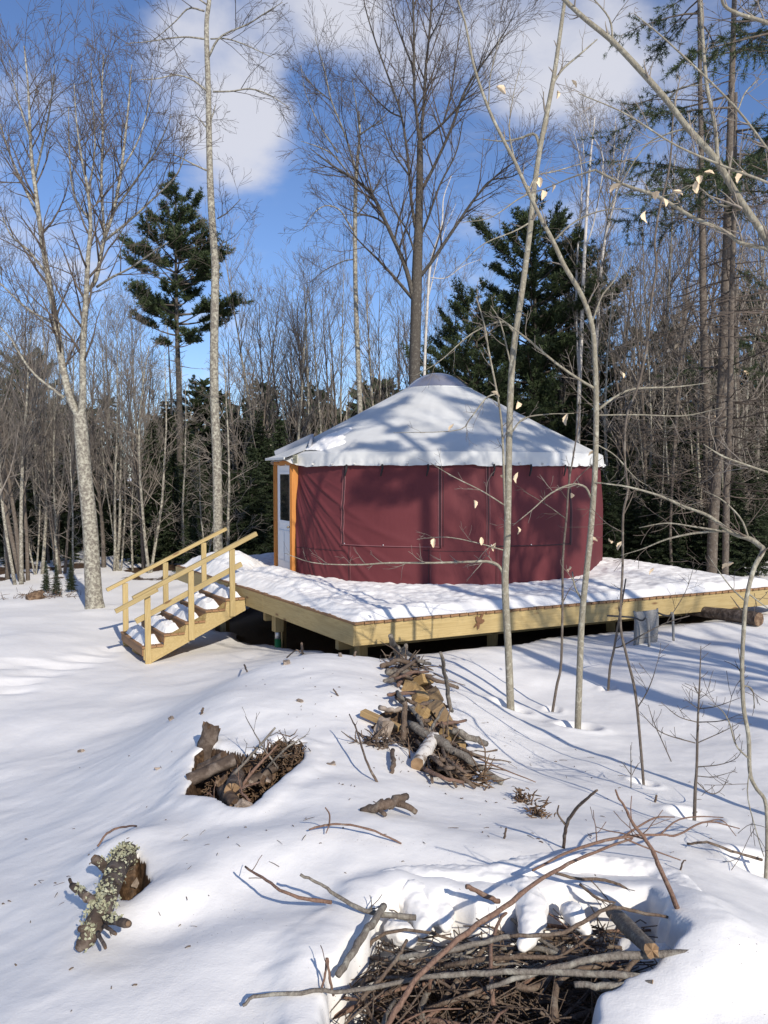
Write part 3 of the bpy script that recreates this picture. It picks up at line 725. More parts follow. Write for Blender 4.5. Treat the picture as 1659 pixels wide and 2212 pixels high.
# ------------------------------------------------------------------ trees
rnd = random.Random(11)
def rdir():
    while True:
        v = Vector((rnd.uniform(-1,1), rnd.uniform(-1,1), rnd.uniform(-1,1)))
        if 0.05 < v.length < 1: return v.normalized()
UP = Vector((0,0,1))
def grow(tb, p, d, L, r, lev, maxlev, pr):
    k = 4 if lev < 2 else (3 if lev < 3 else 2)
    if lev == 0: k = 7
    pts = [p.copy()]; rad = [r]; st_ = L/k; dirs = []
    rt = max(r*0.22, pr.get('rmin', .003))
    wob = pr['wob']*(1+.3*lev)
    for i in range(k):
        d = (d + rdir()*wob + UP*pr['trop']).normalized(); dirs.append(d.copy())
        p = p + d*st_; pts.append(p.copy()); rad.append(r+(rt-r)*(i+1)/k)
    tb.add(pts, rad, 6 if r > .035 else (4 if r > .012 else 3))
    if lev < maxlev:
        nch = pr['n'][min(lev, len(pr['n'])-1)]
        for j in range(nch):
            t = rnd.uniform(pr.get('t0', .2), 1.0) if lev else rnd.uniform(pr.get('t00', .3), 1.0)
            i = min(int(t*k), k-1); f = t*k-i
            q = pts[i].lerp(pts[i+1], f); rr = rad[i]+(rad[i+1]-rad[i])*f
            ax = dirs[i].cross(rdir())
            if ax.length < 1e-3: continue
            ang = R(rnd.uniform(*pr['ang']))
            nd = Quaternion(ax.normalized(), ang) @ dirs[i]
            nl = L*rnd.uniform(*pr['lr'])*(1.15-.55*t)
            if nl < .06: continue
            grow(tb, q, nd, nl, max(rr*rnd.uniform(.45,.7), pr.get('rmin', .003)), lev+1, maxlev, pr)
MAPLE = dict(wob=.15, trop=.035, n=[9,5,4,2], ang=(22,52), lr=(.4,.72), rmin=.0034, t0=.12)
FINE = dict(wob=.16, trop=.03, n=[5,3,2], ang=(25,60), lr=(.35,.7), rmin=.0016, t0=.1)

def traced(poly, Z, spread=0.0, n=None, floor=None):
    """poly [(px,py,width px)] traced at depth Z, drifting in depth by spread -> points, radii"""
    A = np.array(poly, float); n = n or max(4, len(poly)*3)
    S = np.array(crom([tuple(a) for a in A], n)); out = []; rad = []
    for i, (px, py, w) in enumerate(S):
        zz = Z + spread*(i/(n-1))**1.3
        out.append(P(px, py, zz)); rad.append(max(w, .8)*zz/F/2)
    return out, rad
def spawn(tb, pts, rad, n, Lr, pr, maxlev, t0=.15, up=.35, angs=(30,60), rscale=.55, rcap=.03):
    k = len(pts)-1
    for j in range(n):
        t = t0+(1-t0)*(j+rnd.random())/n; i = min(int(t*k), k-1); f = t*k-i
        q = pts[i].lerp(pts[i+1], f); r = rad[i]+(rad[i+1]-rad[i])*f; d = (pts[i+1]-pts[i]).normalized()
        ax = d.cross(rdir())
        if ax.length < .01: continue
        nd = Quaternion(ax.normalized(), R(rnd.uniform(*angs))) @ d; nd = (nd+UP*up).normalized()
        grow(tb, q, nd, rnd.uniform(*Lr)*(1.1-.5*t), min(r*rscale, rcap), 1, maxlev, pr)

def traced_tree(name, label, trunk, limbs, Z, bark, twigmat, pr=MAPLE, ntrunk=0, tl=(1,2), nl=9, ll=(.7,1.7), lev=3, spread=2.0, sink=.3, group=None, limbname='limb', baseZ=None, cat='tree', wscale=1.0):
    tp, tr = traced(trunk, Z, 0, n=len(trunk)*4); tr = [q*wscale for q in tr]
    b = tp[0].copy(); g = H(b.x, b.y)
    b.z = g
    # carry the stem down into the snow with a root flare
    tp = [Vector((b.x, b.y, min(g, tp[0].z)-sink-.2)), Vector((b.x, b.y, min(g, tp[0].z)-.08))] + tp; tr = [tr[0]*1.35, tr[0]*1.18] + tr
    root = thing(name, label, cat, b, group=group)
    # root flare
    tb = Tubes(); tb.add(tp, tr, 12); link('trunk', tb.mesh('trunk', bark, b), root)
    cr = Tubes(); 
    if ntrunk: spawn(cr, tp, tr, ntrunk, tl, pr, lev, t0=.45)
    for li in limbs:
        poly = li; 
        pts, rad = traced(poly, Z, rnd.uniform(-spread, spread))
        rad = [q*.82*wscale for q in rad]; lt = Tubes(); lt.add(pts, rad, 7); o = link(limbname, lt.mesh(limbname, bark, b), root)
        ln = sum((pts[i+1]-pts[i]).length for i in range(len(pts)-1))
        spawn(cr, pts, rad, max(4, int(nl*1.35*min(ln/4.0, 1.7))), ll, pr, lev)
    if cr.g: link('crown', cr.mesh('crown', twigmat, b), root)
    return root, b

# --- the forked tree left of the stairs
traced_tree('maple_tree', 'large forked bare tree with pale lichen bark at left, forking above head height', 
 [(205,1312,42),(203,1290,37),(199,1220,34),(194,1129,32),(182,1015,30),(175,927,29),(172,890,26)],
 [[(172,900,22),(152,863,20),(133,779,18),(125,720,17),(104,600,15),(88,500,13),(78,420,11),(68,340,9),(64,260,7),(60,180,5),(52,100,3)],
  [(174,905,22),(179,863,19),(179,768,17),(182,700,16),(186,640,14),(190,560,12),(196,480,10),(188,400,8),(176,340,6),(165,260,4),(160,180,2)],
  [(187,630,12),(208,600,11),(224,520,10),(244,460,9),(260,380,8),(272,280,6),(280,200,4),(284,140,2)],
  [(226,515,8),(219,400,7),(222,300,6),(220,200,5),(224,120,3)],
  [(226,520,7),(280,476,6),(330,430,5),(380,380,4),(405,320,2)],
  [(244,460,6),(300,380,5),(340,320,4),(370,250,2)],
  [(209,620,7),(240,600,6),(280,580,5),(320,552,4),(364,522,2)],
  [(138,859,8),(76,810,6),(42,764,5),(19,726,4),(-20,690,2)],
  [(118,700,7),(57,665,5),(0,612,4),(-60,560,2)],
  [(100,590,7),(60,540,6),(25,510,4),(5,470,3)],
  [(84,470,7),(50,400,6),(20,330,5),(-5,250,3)],
  [(74,390,6),(95,300,5),(110,220,4),(118,140,2)],
  [(66,300,5),(40,220,4),(20,130,2)],
  [(196,480,6),(160,420,5),(150,330,4),(148,230,2)],
  [(190,430,5),(205,320,4),(200,220,3),(196,130,1.5)],
  [(262,370,5),(300,300,4),(320,230,3),(330,160,1.5)]],
 17.5, BARK_GREY, TWIG, ntrunk=0, nl=9, ll=(1.0,2.1), lev=3, spread=2.2)
# --- tall slim tree between it and the yurt
traced_tree('slim_tree', 'tall slim pale trunk with few branches rising behind the stair rails', 
 [(472,1215,22),(471,1186,21),(469,1015,20),(463,844,19),(463,711,18),(465,597,17),(464,560,16),(456,440,15),(452,320,13),(450,200,12),(446,60,10),(452,0,9),(456,-80,7),(452,-170,4)],
 [[(446,196,5),(415,172,4),(380,162,3.5),(340,170,3),(300,172,1.5)],[(460,198,5),(500,197,4),(540,192,4),(580,204,3),(624,232,1.5)],
  [(440,84,5),(405,80,4),(372,82,3.5),(320,90,2.5),(270,94,1.5)],[(441,24,5),(408,18,4),(380,45,3),(350,72,2),(320,96,1)],
  [(450,124,7),(476,80,5),(536,52,4),(570,30,3),(610,5,1.5)],[(455,84,4),(490,84,3.5),(530,97,3),(592,126,1.5)],
  [(452,0,4),(480,-20,3),(520,-40,2),(560,-60,1)],[(447,10,4),(400,-20,3),(350,-30,2)],
  [(446,368,5),(412,352,4),(390,340,3),(372,332,2)],[(444,274,4),(432,258,3),(422,248,2)],[(452,272,4),(462,240,3),(466,226,2)],[(470,472,4),(490,460,3),(520,430,1.5)],[(473,540,4),(482,524,3),(490,522,2)]],
 20.5, BARK_GREY, TWIG, nl=8, ll=(.7,1.6), lev=3, spread=1.2)
# --- big dark tree directly behind the yurt
traced_tree('oak_tree', 'broad spreading bare tree with dark trunk directly behind the yurt dome', 
 [(893,1000,27),(895,860,25),(895.5,803,24),(901,585,22),(905,468,17),(907,351,14),(907,304,12)],
 [[(907,310,9),(900,250,8),(895,195,7),(894,78,6),(892,0,5),(890,-100,3)],[(907,310,9),(915,234,8),(919,156,7),(927,78,6),(933,0,5),(940,-90,3)],
  [(895,655,13),(876,577,12),(837,488,10),(806,425,9),(770,390,7),(720,359,5),(669,320,2)],
  [(890,644,9),(853,600,8),(814,558,6),(782,527,4),(740,480,2)],
  [(897,491,9),(888,429,8),(882,351,7),(868,253,6),(845,183,5),(814,98,4),(790,20,3),(780,-40,2)],
  [(906,600,10),(938,558,9),(985,488,8),(1032,421,6),(1083,370,4),(1120,345,2)],
  [(910,413,9),(938,359,8),(977,273,7),(1005,195,6),(1052,125,4),(1090,70,3),(1120,10,1.5)],
  [(911,304,7),(958,265,6),(1000,215,5),(1040,140,3),(1070,60,1.5)],
  [(905,520,7),(925,470,6),(950,400,5),(985,330,4),(1000,260,2)],
  [(900,560,6),(880,500,5),(850,450,4),(836,400,3),(830,340,1.5)],
  [(868,253,5),(840,240,4),(800,200,3),(760,150,1.5)],
  [(837,488,6),(810,470,5),(770,460,4),(730,440,2)],
  [(894,150,5),(870,90,4),(850,30,3),(840,-30,1.5)],[(925,90,4),(950,40,3),(970,-20,2)],
  [(884,380,5),(850,330,4),(830,280,3),(815,220,1.5)],[(806,425,5),(790,360,4),(775,300,3),(765,240,1.5)],
  [(1032,421,5),(1060,390,4),(1110,380,3),(1150,350,1.5)],[(958,265,5),(975,200,4),(985,120,3),(1000,40,1.5)]],
 21.5, BARK_DARK, TWIG, nl=9, ll=(1.1,2.5), lev=3, spread=2.5)
# --- lighter tree left of it
traced_tree('young_maple', 'slender grey bare tree rising behind the left slope of the yurt roof', 
 [(780,980,12),(777,863,11),(769,663,10),(767,507,9),(769,390,8),(777,292,5),(775,240,3)],
 [[(767,505,5),(750,478,4.5),(732,452,4),(700,445,3),(670,470,2),(655,500,1)],[(769,400,5),(745,365,4),(720,335,4),(690,318,3),(650,305,1.5)],
  [(771,380,6),(747,296,5),(716,218,4),(700,148,3),(680,80,1.5)],[(777,292,5),(800,275,4),(820,262,3),(848,232,1.5)],
  [(768,470,4),(790,440,4),(815,400,3),(835,360,1.5)],[(766,560,4),(740,565,3),(700,585,2.5),(670,610,1.5)],[(777,292,4),(770,230,3),(760,170,2)],
  [(730,330,4),(690,270,3),(660,200,2),(650,140,1)],[(716,218,3),(680,190,2.5),(650,150,1.5)]],
 23.5, BARK_GREY, TWIG, nl=9, ll=(.9,2.0), lev=3, spread=2.0)
# --- white birches
traced_tree('birch_tree', 'clump of white birch stems standing high behind the right roof slope', 
 [(1247,1010,13),(1250,880,12),(1256,720,11),(1263,540,9),(1274,360,6),(1285,252,3)],
 [[(1285,1000,12),(1286,850,12),(1290,716,11),(1303,540,9),(1328,432,7),(1339,360,5),(1362,280,2)],[(1250,800,9),(1246,700,8),(1246,576,7),(1257,396,5),(1249,324,3),(1238,280,1.5)],
  [(1262,545,5),(1285,470,5),(1303,345,4),(1277,288,3),(1262,240,1.5)],[(1305,520,6),(1318,430,5),(1326,330,4),(1330,250,2)],[(1328,432,4),(1345,370,3),(1365,300,2),(1378,270,1)],[(1268,440,4),(1262,340,3),(1252,240,1.5)]],
 27, BIRCH, TWIG_PALE, nl=13, ll=(.8,1.9), lev=3, spread=1.5, limbname='stem', wscale=.8)
traced_tree('birch_tree', 'lone white birch showing beside the dark trunk behind the dome', 
 [(914,980,11),(917,800,10),(923,663,9),(931,566,8),(954,488,6),(958,429,4),(975,380,2)],
 [[(926,640,5),(945,560,4),(960,500,3),(985,440,1.5)],[(930,600,5),(965,600,4),(1000,575,3),(1040,560,1.5)]], 25.5, BIRCH, TWIG_PALE, nl=8, ll=(.6,1.4), lev=3, wscale=.62)

# --- far hardwood prototypes
def proto_tree(seed, hgt, stems, name, label, group):
    global rnd
    rnd = random.Random(seed)
    root = thing(name, label, 'tree', (0,0,0), group=group)
    tr = Tubes(); cr = Tubes()
    for s_ in range(stems):
        a = rnd.uniform(0, 6.28); lean = rnd.uniform(.02, .16) if stems > 1 else rnd.uniform(0, .05)
        d = Vector((math.cos(a)*lean, math.sin(a)*lean, 1)).normalized(); p = Vector((math.cos(a), math.sin(a), 0))*(.25 if stems > 1 else 0)+Vector((0,0,-.3))
        L = hgt*rnd.uniform(.8, 1.0); r = hgt*.0085*(1 if stems == 1 else .75)*rnd.uniform(.8, 1.1); k = 12; pts = [p.copy()]; rad = [r*1.2]
        for i in range(k):
            d = (d+rdir()*.045+UP*.03).normalized(); p = p+d*L/k; pts.append(p.copy()); rad.append(r*(1-.9*(i+1)/k)+.004)
        tr.add(pts, rad, 7)
        pr = dict(wob=.13, trop=.13, n=[0,7,4,2], ang=(20,45), lr=(.3,.55), rmin=.004, t0=.12)
        spawn(cr, pts, rad, int(26/stems**.5), (hgt*.16, hgt*.34), pr, 3, t0=.28, up=.5, angs=(28,60), rcap=.04)
    link('trunk', tr.mesh('trunk', BARK_GREY if seed % 2 else BARK_BROWN), root); link('crown', cr.mesh('crown', TWIG_PALE), root)
    root['h'] = hgt
    return root
def copy_tree(o, loc, rot, sc, label=None, group=None):
    c = o.copy(); COL.objects.link(c); c.location = loc; c.rotation_euler = (0,0,rot); c.scale = (sc,sc,sc)
    if label: c['label'] = label
    if group: c['group'] = group
    for ch in o.children:
        k = ch.copy(); COL.objects.link(k); k.parent = c
    return c
PROTO_USED = {}
def place(proto, px, Z, topy, label=None, group=None, hmin=None, rot=None):
    X = (px-CX)/F*Z; g = H(X, Z); hgt = (HOR-topy)/F*Z + CZ - g
    sc = hgt/proto['h']
    rot = rndp.uniform(0, 6.28) if rot is None else rot
    if proto.name not in PROTO_USED:
        PROTO_USED[proto.name] = 1; proto.location = (X, Z, g); proto.rotation_euler = (0,0,rot); proto.scale = (sc,)*3
        if label: proto['label'] = label
        if group: proto['group'] = group
        return proto
    return copy_tree(proto, (X, Z, g), rot, sc, label, group)
rndp = random.Random(5)
ORD = ['first','second','third','fourth','fifth','sixth','seventh','eighth','ninth','tenth','eleventh','twelfth','thirteenth','fourteenth','fifteenth','sixteenth','seventeenth','eighteenth','nineteenth','twentieth','twenty-first','twenty-second','twenty-third','twenty-fourth','twenty-fifth','twenty-sixth','twenty-seventh','twenty-eighth','twenty-ninth','thirtieth','thirty-first','thirty-second']
def place_row(protos, rows, what, group, shift=0):
    order = sorted(range(len(rows)), key=lambda k: rows[k][0])
    for i, (px, Z, ty) in enumerate(rows):
        place(protos[(i+shift) % len(protos)], px, Z, ty, '%s, %s from the left among them' % (what, ORD[order.index(i)]), group)
GB = [proto_tree(21+i, 12.0, (1,1,2,3,1,2)[i], 'bare_tree', 'bare grey hardwood in the far wood', 'bare trees of the far wood') for i in range(6)]
LBL_L = 'bare grey hardwood in the wood left of the stairs'; GR_L = 'bare trees of the wood left of the stairs'
LBL_C = 'bare grey hardwood in the wood behind the yurt'; GR_C = 'bare trees of the wood behind the yurt'
LBL_R = 'bare hardwood in the wood right of the yurt'; GR_R = 'bare trees of the wood right of the yurt'
place_row(GB, [(-25,21.5,600),(12,23,700),(40,22,560),(62,22.6,520),(88,24,690),(112,27,720),(150,30,640),(222,25.5,690),(238,24.5,650),(262,28,760),(290,27,640),(305,24.5,700),(330,30,660),(345,33,720),(100,32,640),(60,34,600),(400,35,800),(-50,26,560),(20,30,640),(185,34,620),(270,33,650),(132,24,760),(215,31,700)], LBL_L, GR_L, 0)
place_row(GB, [(500,34,760),(530,30,600),(565,31,530),(600,33,545),(632,30,560),(660,31.5,520),(700,30,540),(738,33,560),(800,31,530),(840,34,560),(872,30,580),(640,40,620),(960,32,560),(1000,36,640),(1080,34,620)], LBL_C, GR_C, 2)
place_row(GB, [(1330,26,420),(1370,28,380),(1412,25,470),(1440,27,330),(1478,24,300),(1545,25,250),(1596,23.5,200),(1650,24,300),(1220,31,470),(1190,29,520),(1460,31,450),(1600,31,380),(1700,24,250)], LBL_R, GR_R, 1)

# --- conifers
def needle_tris(cent, dirs, length, width, rs):
    """thin triangles at cent pointing along dirs"""
    n = len(cent); cent = np.asarray(cent); dirs = np.asarray(dirs)
    dirs = dirs/np.maximum(np.linalg.norm(dirs, axis=1, keepdims=True), 1e-6)
    side = np.cross(dirs, rs.normal(size=(n,3))); side /= np.maximum(np.linalg.norm(side, axis=1, keepdims=True), 1e-6)
    L = length*(.7+.6*rs.rand(n,1)); w = width*(.7+.6*rs.rand(n,1))
    a = cent - side*w*.35; b = cent+side*w*.35; c = cent+dirs*L*.6+side*w*.6; d = cent+dirs*L-side*w*.1
    V = np.stack([a, b, c, d], 1).reshape(-1,3); q = np.arange(n*4).reshape(n,4)
    return V, q
def pine_proto(seed, hgt, crown0, rmax, name, label, group, dens=1.5, shape='pine', pexp=.7, skip=.15):
    rr = random.Random(seed); rs = np.random.RandomState(seed)
    root = thing(name, label, 'tree', (0,0,0), group=group); root['h'] = hgt
    tr = Tubes(); r0 = hgt*.0125
    sway = [Vector((math.sin(z*.5+seed)*.08, math.cos(z*.37+seed)*.08, 0)) for z in range(40)]
    tp = [Vector((0,0,-.3))]+[Vector((0,0,hgt*i/14))+sway[i]*.6 for i in range(1,15)]; tr.add(tp, [r0*1.15]+[r0*(1-.95*i/14)+.006 for i in range(1,15)], 9)
    link('trunk', tr.mesh('trunk', BARK_DARK), root)
    br = Tubes(); C = []; D = []
    if shape == 'pine':
        z = crown0*hgt; 
        # a few dead snags below the crown
        for i in range(10):
            zz = rr.uniform(.25, crown0)*hgt; a = rr.uniform(0,6.28); d = Vector((math.cos(a), math.sin(a), rr.uniform(-.1,.3))); L = rr.uniform(.4,1.3); p = Vector((0,0,zz)); br.add([p, p+d*L*.5+Vector((0,0,-.03)), p+d*L], [.02,.012,.004], 4)
        while z < hgt*.985:
            u = (z/hgt-crown0)/(1-crown0)
            prof = rmax*(min(1, (u+.12)*3.2)*(1-u)**pexp+.05)*(.8+.4*rr.random())
            nb = rr.randint(4, 6); a0 = rr.uniform(0, 6.28)
            for b in range(nb):
                a = a0+b*6.28/nb+rr.uniform(-.35,.35); L = prof*rr.uniform(.45, 1.25)
                if rr.random() < skip: continue
                el = .05+.5*u+rr.uniform(-.12,.12); d = Vector((math.cos(a)*math.cos(el), math.sin(a)*math.cos(el), math.sin(el)))
                p = Vector((0,0,z)); pts = [p]
                for i in range(5):
                    d = (d+Vector((0,0,.07))+rdir()*.06).normalized(); p = p+d*L/5; pts.append(p)
                br.add(pts, [max(.006, .022*L*(1-i/5.3)) for i in range(6)], 4)
                nsub = max(4, int(L*7*dens))
                for j in range(nsub):
                    t = .35+.65*rr.random()**.8; i = min(int(t*5), 4); q = pts[i].lerp(pts[i+1], t*5-i)
                    sd = (d.cross(UP)*(1 if j % 2 else -1)*rr.uniform(.1,1)+d*rr.uniform(.5,1)+UP*rr.uniform(-.15,.6)).normalized()
                    sl = min(L*.26, .75)*rr.uniform(.4,1.3)+.10; e = q+sd*sl; br.add([q, q.lerp(e,.5)+UP*.02, e], [.007,.005,.003], 3)
                    nt_ = max(2, int(sl/.11))
                    for m in range(nt_):
                        c = q.lerp(e, (m+1)/nt_)+rdir()*.03
                        for w in range(13):
                            dd = (rdir()+sd*.8+UP*.35).normalized(); C.append(c); D.append(dd)
            z += hgt*.03*rr.uniform(.75, 1.3)
        V, q = needle_tris(np.array([tuple(c) for c in C]), np.array([tuple(c) for c in D]), .17, .028, rs)
        mat = NEEDLE
    else:
        z = crown0*hgt
        while z < hgt*.98:
            u = (z/hgt-crown0)/(1-crown0); prof = rmax*((1-u)**.9+.03)
            nb = rr.randint(4, 7); a0 = rr.uniform(0, 6.28)
            for b in range(nb):
                a = a0+b*6.28/nb+rr.uniform(-.4,.4); L = prof*rr.uniform(.55, 1.15)
                d = Vector((math.cos(a), math.sin(a), .25*u+rr.uniform(-.15,.1))).normalized(); p = Vector((0,0,z)); pts = [p]
                for i in range(4):
                    d = (d+Vector((0,0,-.05))+rdir()*.05).normalized(); p = p+d*L/4; pts.append(p)
                br.add(pts, [max(.004, .016*L*(1-i/4.3)) for i in range(5)], 3)
                nsub = max(5, int(L*13*dens))
                for j in range(nsub):
                    t = .12+.88*j/nsub; i = min(int(t*4), 3); q = pts[i].lerp(pts[i+1], t*4-i)
                    for sg in (-1, 1):
                        sd = (d.cross(UP)*sg*rr.uniform(.6,1)+d*rr.uniform(.4,.9)+UP*rr.uniform(-.35,.1)).normalized(); sl = (L*.32*(1.1-t)+.10)*rr.uniform(.7,1.2)
                        for m in range(max(1, int(sl/.10))):
                            c = q+sd*(m*.10); C.append(c); D.append((sd+rdir()*.55).normalized()); C.append(c); D.append((sd+rdir()*.75).normalized())
            z += hgt*.022*rr.uniform(.7,1.3)
        V, q = needle_tris(np.array([tuple(c) for c in C]), np.array([tuple(c) for c in D]), .15, .042, rs)
        mat = NEEDLE_FIR
    cr = link('crown', mesh_np('crown', V, [q], mat, False), root)
    if br.g: link('branches', br.mesh('branches', BARK_BROWN), root)
    return root
PINE1 = pine_proto(31, 15.0, .56, 2.35, 'pine_tree', 'tall white pine standing alone against the sky left of the slim trunk', 'white pines', dens=2.4, pexp=.62)
PINE2 = pine_proto(32, 13.0, .25, 3.3, 'pine_tree', 'tall dark pine behind the right slope of the yurt roof', 'white pines', pexp=.5)
place(PINE1, 388, 31, 412, rot=.4)
place(PINE2, 1150, 29, 465, 'tall dark pine behind the right slope of the yurt roof', 'white pines')
copyp = lambda pr, px, Z, ty, lab, rot=None: place(pr, px, Z, ty, lab, 'white pines', rot=rot)
copyp(PINE2, 1028, 27, 632, 'rounded dark pine just right of the yurt dome')
copyp(PINE2, 1225, 30, 560, 'dark pine half hidden by the white birch clump')
copyp(PINE2, 1440, 31, 700, 'dark pine low among the bare trees right of the yurt')
copyp(PINE2, 1600, 30, 640, 'dark pine behind the trunks at the right edge')
copyp(PINE2, 60, 38, 760, 'dark pine deep in the wood at the left edge')
copyp(PINE1, 425, 40, 820, 'small dark pine low behind the lone tall pine')
FIR = [pine_proto(41+i, 6.0, (.03,.08,.02)[i], (1.5,1.25,1.7)[i], 'fir_tree', 'dark fir of the understorey', 'dark firs of the understorey', dens=(1,.85,1.1)[i], shape='fir') for i in range(3)]
FL = 'dark understorey fir left of the yurt'; FR = 'dark understorey fir right of the yurt'
rq = random.Random(9)
place_row(FIR, [(330,27,900),(372,26,960),(410,29,930),(440,27,1000),(505,25,1010),(545,24,960),(580,25.5,940),(480,30,960),(300,31,960),(250,32,930),(180,33,940),(130,31,900),(70,33,920),(20,31,940),(-30,29,900),(560,30,880),(520,33,900),(360,34,860),(220,29,1050),(150,27,1080),(95,28,1060),(30,27,1070),(270,27,1090),(605,28,900),(415,23.5,1080),(640,33,880)], FL, 'firs left of the yurt', 0)
place_row(FIR, [(1310,24,930),(1350,26,890),(1395,25,940),(1440,23,900),(1430,27,795),(1480,26,910),(1530,25,930),(1575,24,900),(1620,23,950),(1660,22,920),(1330,31,840),(1400,31,850),(1500,31,840),(1560,30,860),(1640,29,850),(1700,24,880),(1470,21.5,1010),(1600,21,1030),(1370,22,1040),(1300,28,880),(1315,20.6,1000),(1352,21,980),(1405,20.4,1010),(1445,19.8,1040),(1495,20.2,990),(1550,19.6,1020),(1590,19,1000),(1640,18.6,1030)], FR, 'firs right of the yurt', 1)
for i, (px, Z, ty, lab) in enumerate([(96,20.3,1212,'small fir seedling, leftmost in the snow left of the forked tree'),(118,19.6,1218,'small fir seedling between two others left of the forked tree'),(150,20.0,1205,'small fir seedling nearest the foot of the forked tree')]):
    place(FIR[1], px, Z, ty, lab, 'fir seedlings in the snow')

# thin twiggy young trees in front of the firs
def thicket_proto(seed, hgt):
    global rnd
    rnd = random.Random(seed); root = thing('young_tree', 'x', 'tree'); root['h'] = hgt; tr = Tubes(); cr = Tubes()
    for k in range(1 if seed % 2 else 2):
        d = Vector((rnd.uniform(-.14,.14), rnd.uniform(-.14,.14), 1)).normalized(); p = Vector((rnd.uniform(-.1,.1), rnd.uniform(-.1,.1), -.2)); pts = [p.copy()]; rad = [.045]
        for i in range(9): d = (d+rdir()*.08).normalized(); p = p+d*hgt/9; pts.append(p.copy()); rad.append(.042*(1-i/9.5)+.004)
        tr.add(pts, rad, 6); spawn(cr, pts, rad, 15, (.7, 1.8), dict(wob=.2, trop=.02, n=[0,6,4,2], ang=(25,60), lr=(.35,.65), rmin=.0045, t0=.15), 3, t0=.12, up=.25, angs=(40,80), rcap=.014)
    link('trunk', tr.mesh('trunk', BARK_GREY), root); link('crown', cr.mesh('crown', TWIG_PALE), root); return root
YT = [thicket_proto(61+i, 6.5) for i in range(4)]
_q = random.Random(3)
place_row(YT, [(_q.uniform(-20, 560), _q.uniform(20.5, 26), _q.uniform(720, 960)) for i in range(13)], 'thin young bare tree left of the yurt', 'young trees left of the yurt')
place_row(YT, [(_q.uniform(1310, 1680), _q.uniform(19, 24), _q.uniform(600, 900)) for i in range(14)], 'thin young bare tree right of the yurt', 'young trees right of the yurt')
# a far dense wood that closes the view
def far_wood():
    rs = np.random.RandomState(77); rr = random.Random(77); VV = []; QQ = []; off = 0
    for i in range(150):
        Z = rr.uniform(37, 62); X = rr.uniform(-.66, .66)*Z; g = H(X, Z); hgt = rr.uniform(5.0, 7.6)*(Z/44); n = 420
        u = rs.rand(n)**1.2; a = rs.rand(n)*6.283; r = (1.9*(1-u)+.1)*np.sqrt(rs.rand(n))
        C = np.stack([X+np.cos(a)*r, Z+np.sin(a)*r, g+u*hgt], 1); D = np.stack([np.cos(a), np.sin(a), -.15+.5*u], 1)+rs.normal(size=(n,3))*.4
        V, q = needle_tris(C, D, .75, .30, rs); VV.append(V); QQ.append(q+off); off += len(V)
    o = link('distant_wood', mesh_np('distant_wood', np.concatenate(VV), [np.concatenate(QQ)], NEEDLE_FIR, False)); tag(o, 'dense dark evergreen wood closing the view behind the trees', None, kind='stuff')
    tb = Tubes()
    for i in range(130):
        Z = rr.uniform(30, 60); X = rr.uniform(-.66, .66)*Z; g = H(X, Z); h = rr.uniform(5, 11); lx = rr.uniform(-.6,.6)
        tb.add([(X,Z,g-.2),(X+lx*.4,Z,g+h*.5),(X+lx,Z,g+h)], [.09,.07,.02], 5)
    o = link('distant_trunks', tb.mesh('distant_trunks', BARK_GREY)); tag(o, 'pale trunks crowded together deep in the far wood', None, kind='stuff')
far_wood()

# --- right-hand conifers with high crowns and dead lower limbs
def highcrown(name, label, trunk, Z, crown, seed, deadn=40):
    """trunk traced in px; crown = list of (px,py,len m, azimuth) limbs carrying needles"""
    global rnd; rnd = random.Random(seed); rs = np.random.RandomState(seed)
    tp, tr = traced(trunk, Z, 0, n=24); b = tp[0].copy(); b.z = H(b.x, b.y); tp = [Vector((b.x,b.y,b.z-.3))]+tp; tr = [tr[0]]+tr
    root = thing(name, label, 'tree', b, group='tall conifers at the right edge'); tb = Tubes(); tb.add(tp, tr, 10); link('trunk', tb.mesh('trunk', BARK_BROWN, b), root)
    dead = Tubes()
    pr = dict(wob=.2, trop=-.03, n=[0,5,3,2], ang=(25,60), lr=(.35,.65), rmin=.0035, t0=.2)
    k = len(tp)-1
    for j in range(deadn):
        t = rnd.uniform(.22, .85); i = min(int(t*k), k-1); q = tp[i].lerp(tp[i+1], t*k-i); a = rnd.uniform(0, 6.28)
        grow(dead, q, Vector((math.cos(a), math.sin(a), rnd.uniform(-.35,.25))).normalized(), rnd.uniform(.8, 2.4), .018, 1, 3, pr)
    link('dead_branches', dead.mesh('dead_branches', TWIG, b), root)
    C = []; D = []; br = Tubes()
    for (t0, t1, nlimb, L0, L1) in crown:
        for j in range(nlimb):
            t = rnd.uniform(t0, t1); i = min(int(t*k), k-1); q = tp[i].lerp(tp[i+1], t*k-i); a = rnd.uniform(0, 6.28); L = rnd.uniform(L0, L1)
            d = Vector((math.cos(a), math.sin(a), rnd.uniform(-.15,.2))).normalized(); p = q; pts = [p]
            for m in range(6): d = (d+Vector((0,0,-.05))+rdir()*.1).normalized(); p = p+d*L/6; pts.append(p)
            br.add(pts, [.03*(1-m/6.6) for m in range(7)], 4)
            for s_ in range(int(L*9)):
                tt = rnd.uniform(.25, 1); m = min(int(tt*6), 5); q2 = pts[m].lerp(pts[m+1], tt*6-m)
                sd = (rdir()*.8+d*.6+Vector((0,0,-.35))).normalized(); sl = rnd.uniform(.2, .75)
                br.add([q2, q2+sd*sl*.5, q2+sd*sl+Vector((0,0,-.05))], [.006,.004,.002], 3)
                for w in range(int(sl/.035)):
                    c = q2+sd*(sl*rnd.random()); 
                    for e in range(5): C.append(tuple(c)); D.append(tuple((sd*.7+rdir()).normalized()))
    V, q = needle_tris(np.array(C), np.array(D), .10, .013, rs)
    link('crown', mesh_np('crown', V-np.array(b), [q], NEEDLE, False), root); link('branches', br.mesh('branches', BARK_BROWN, b), root)
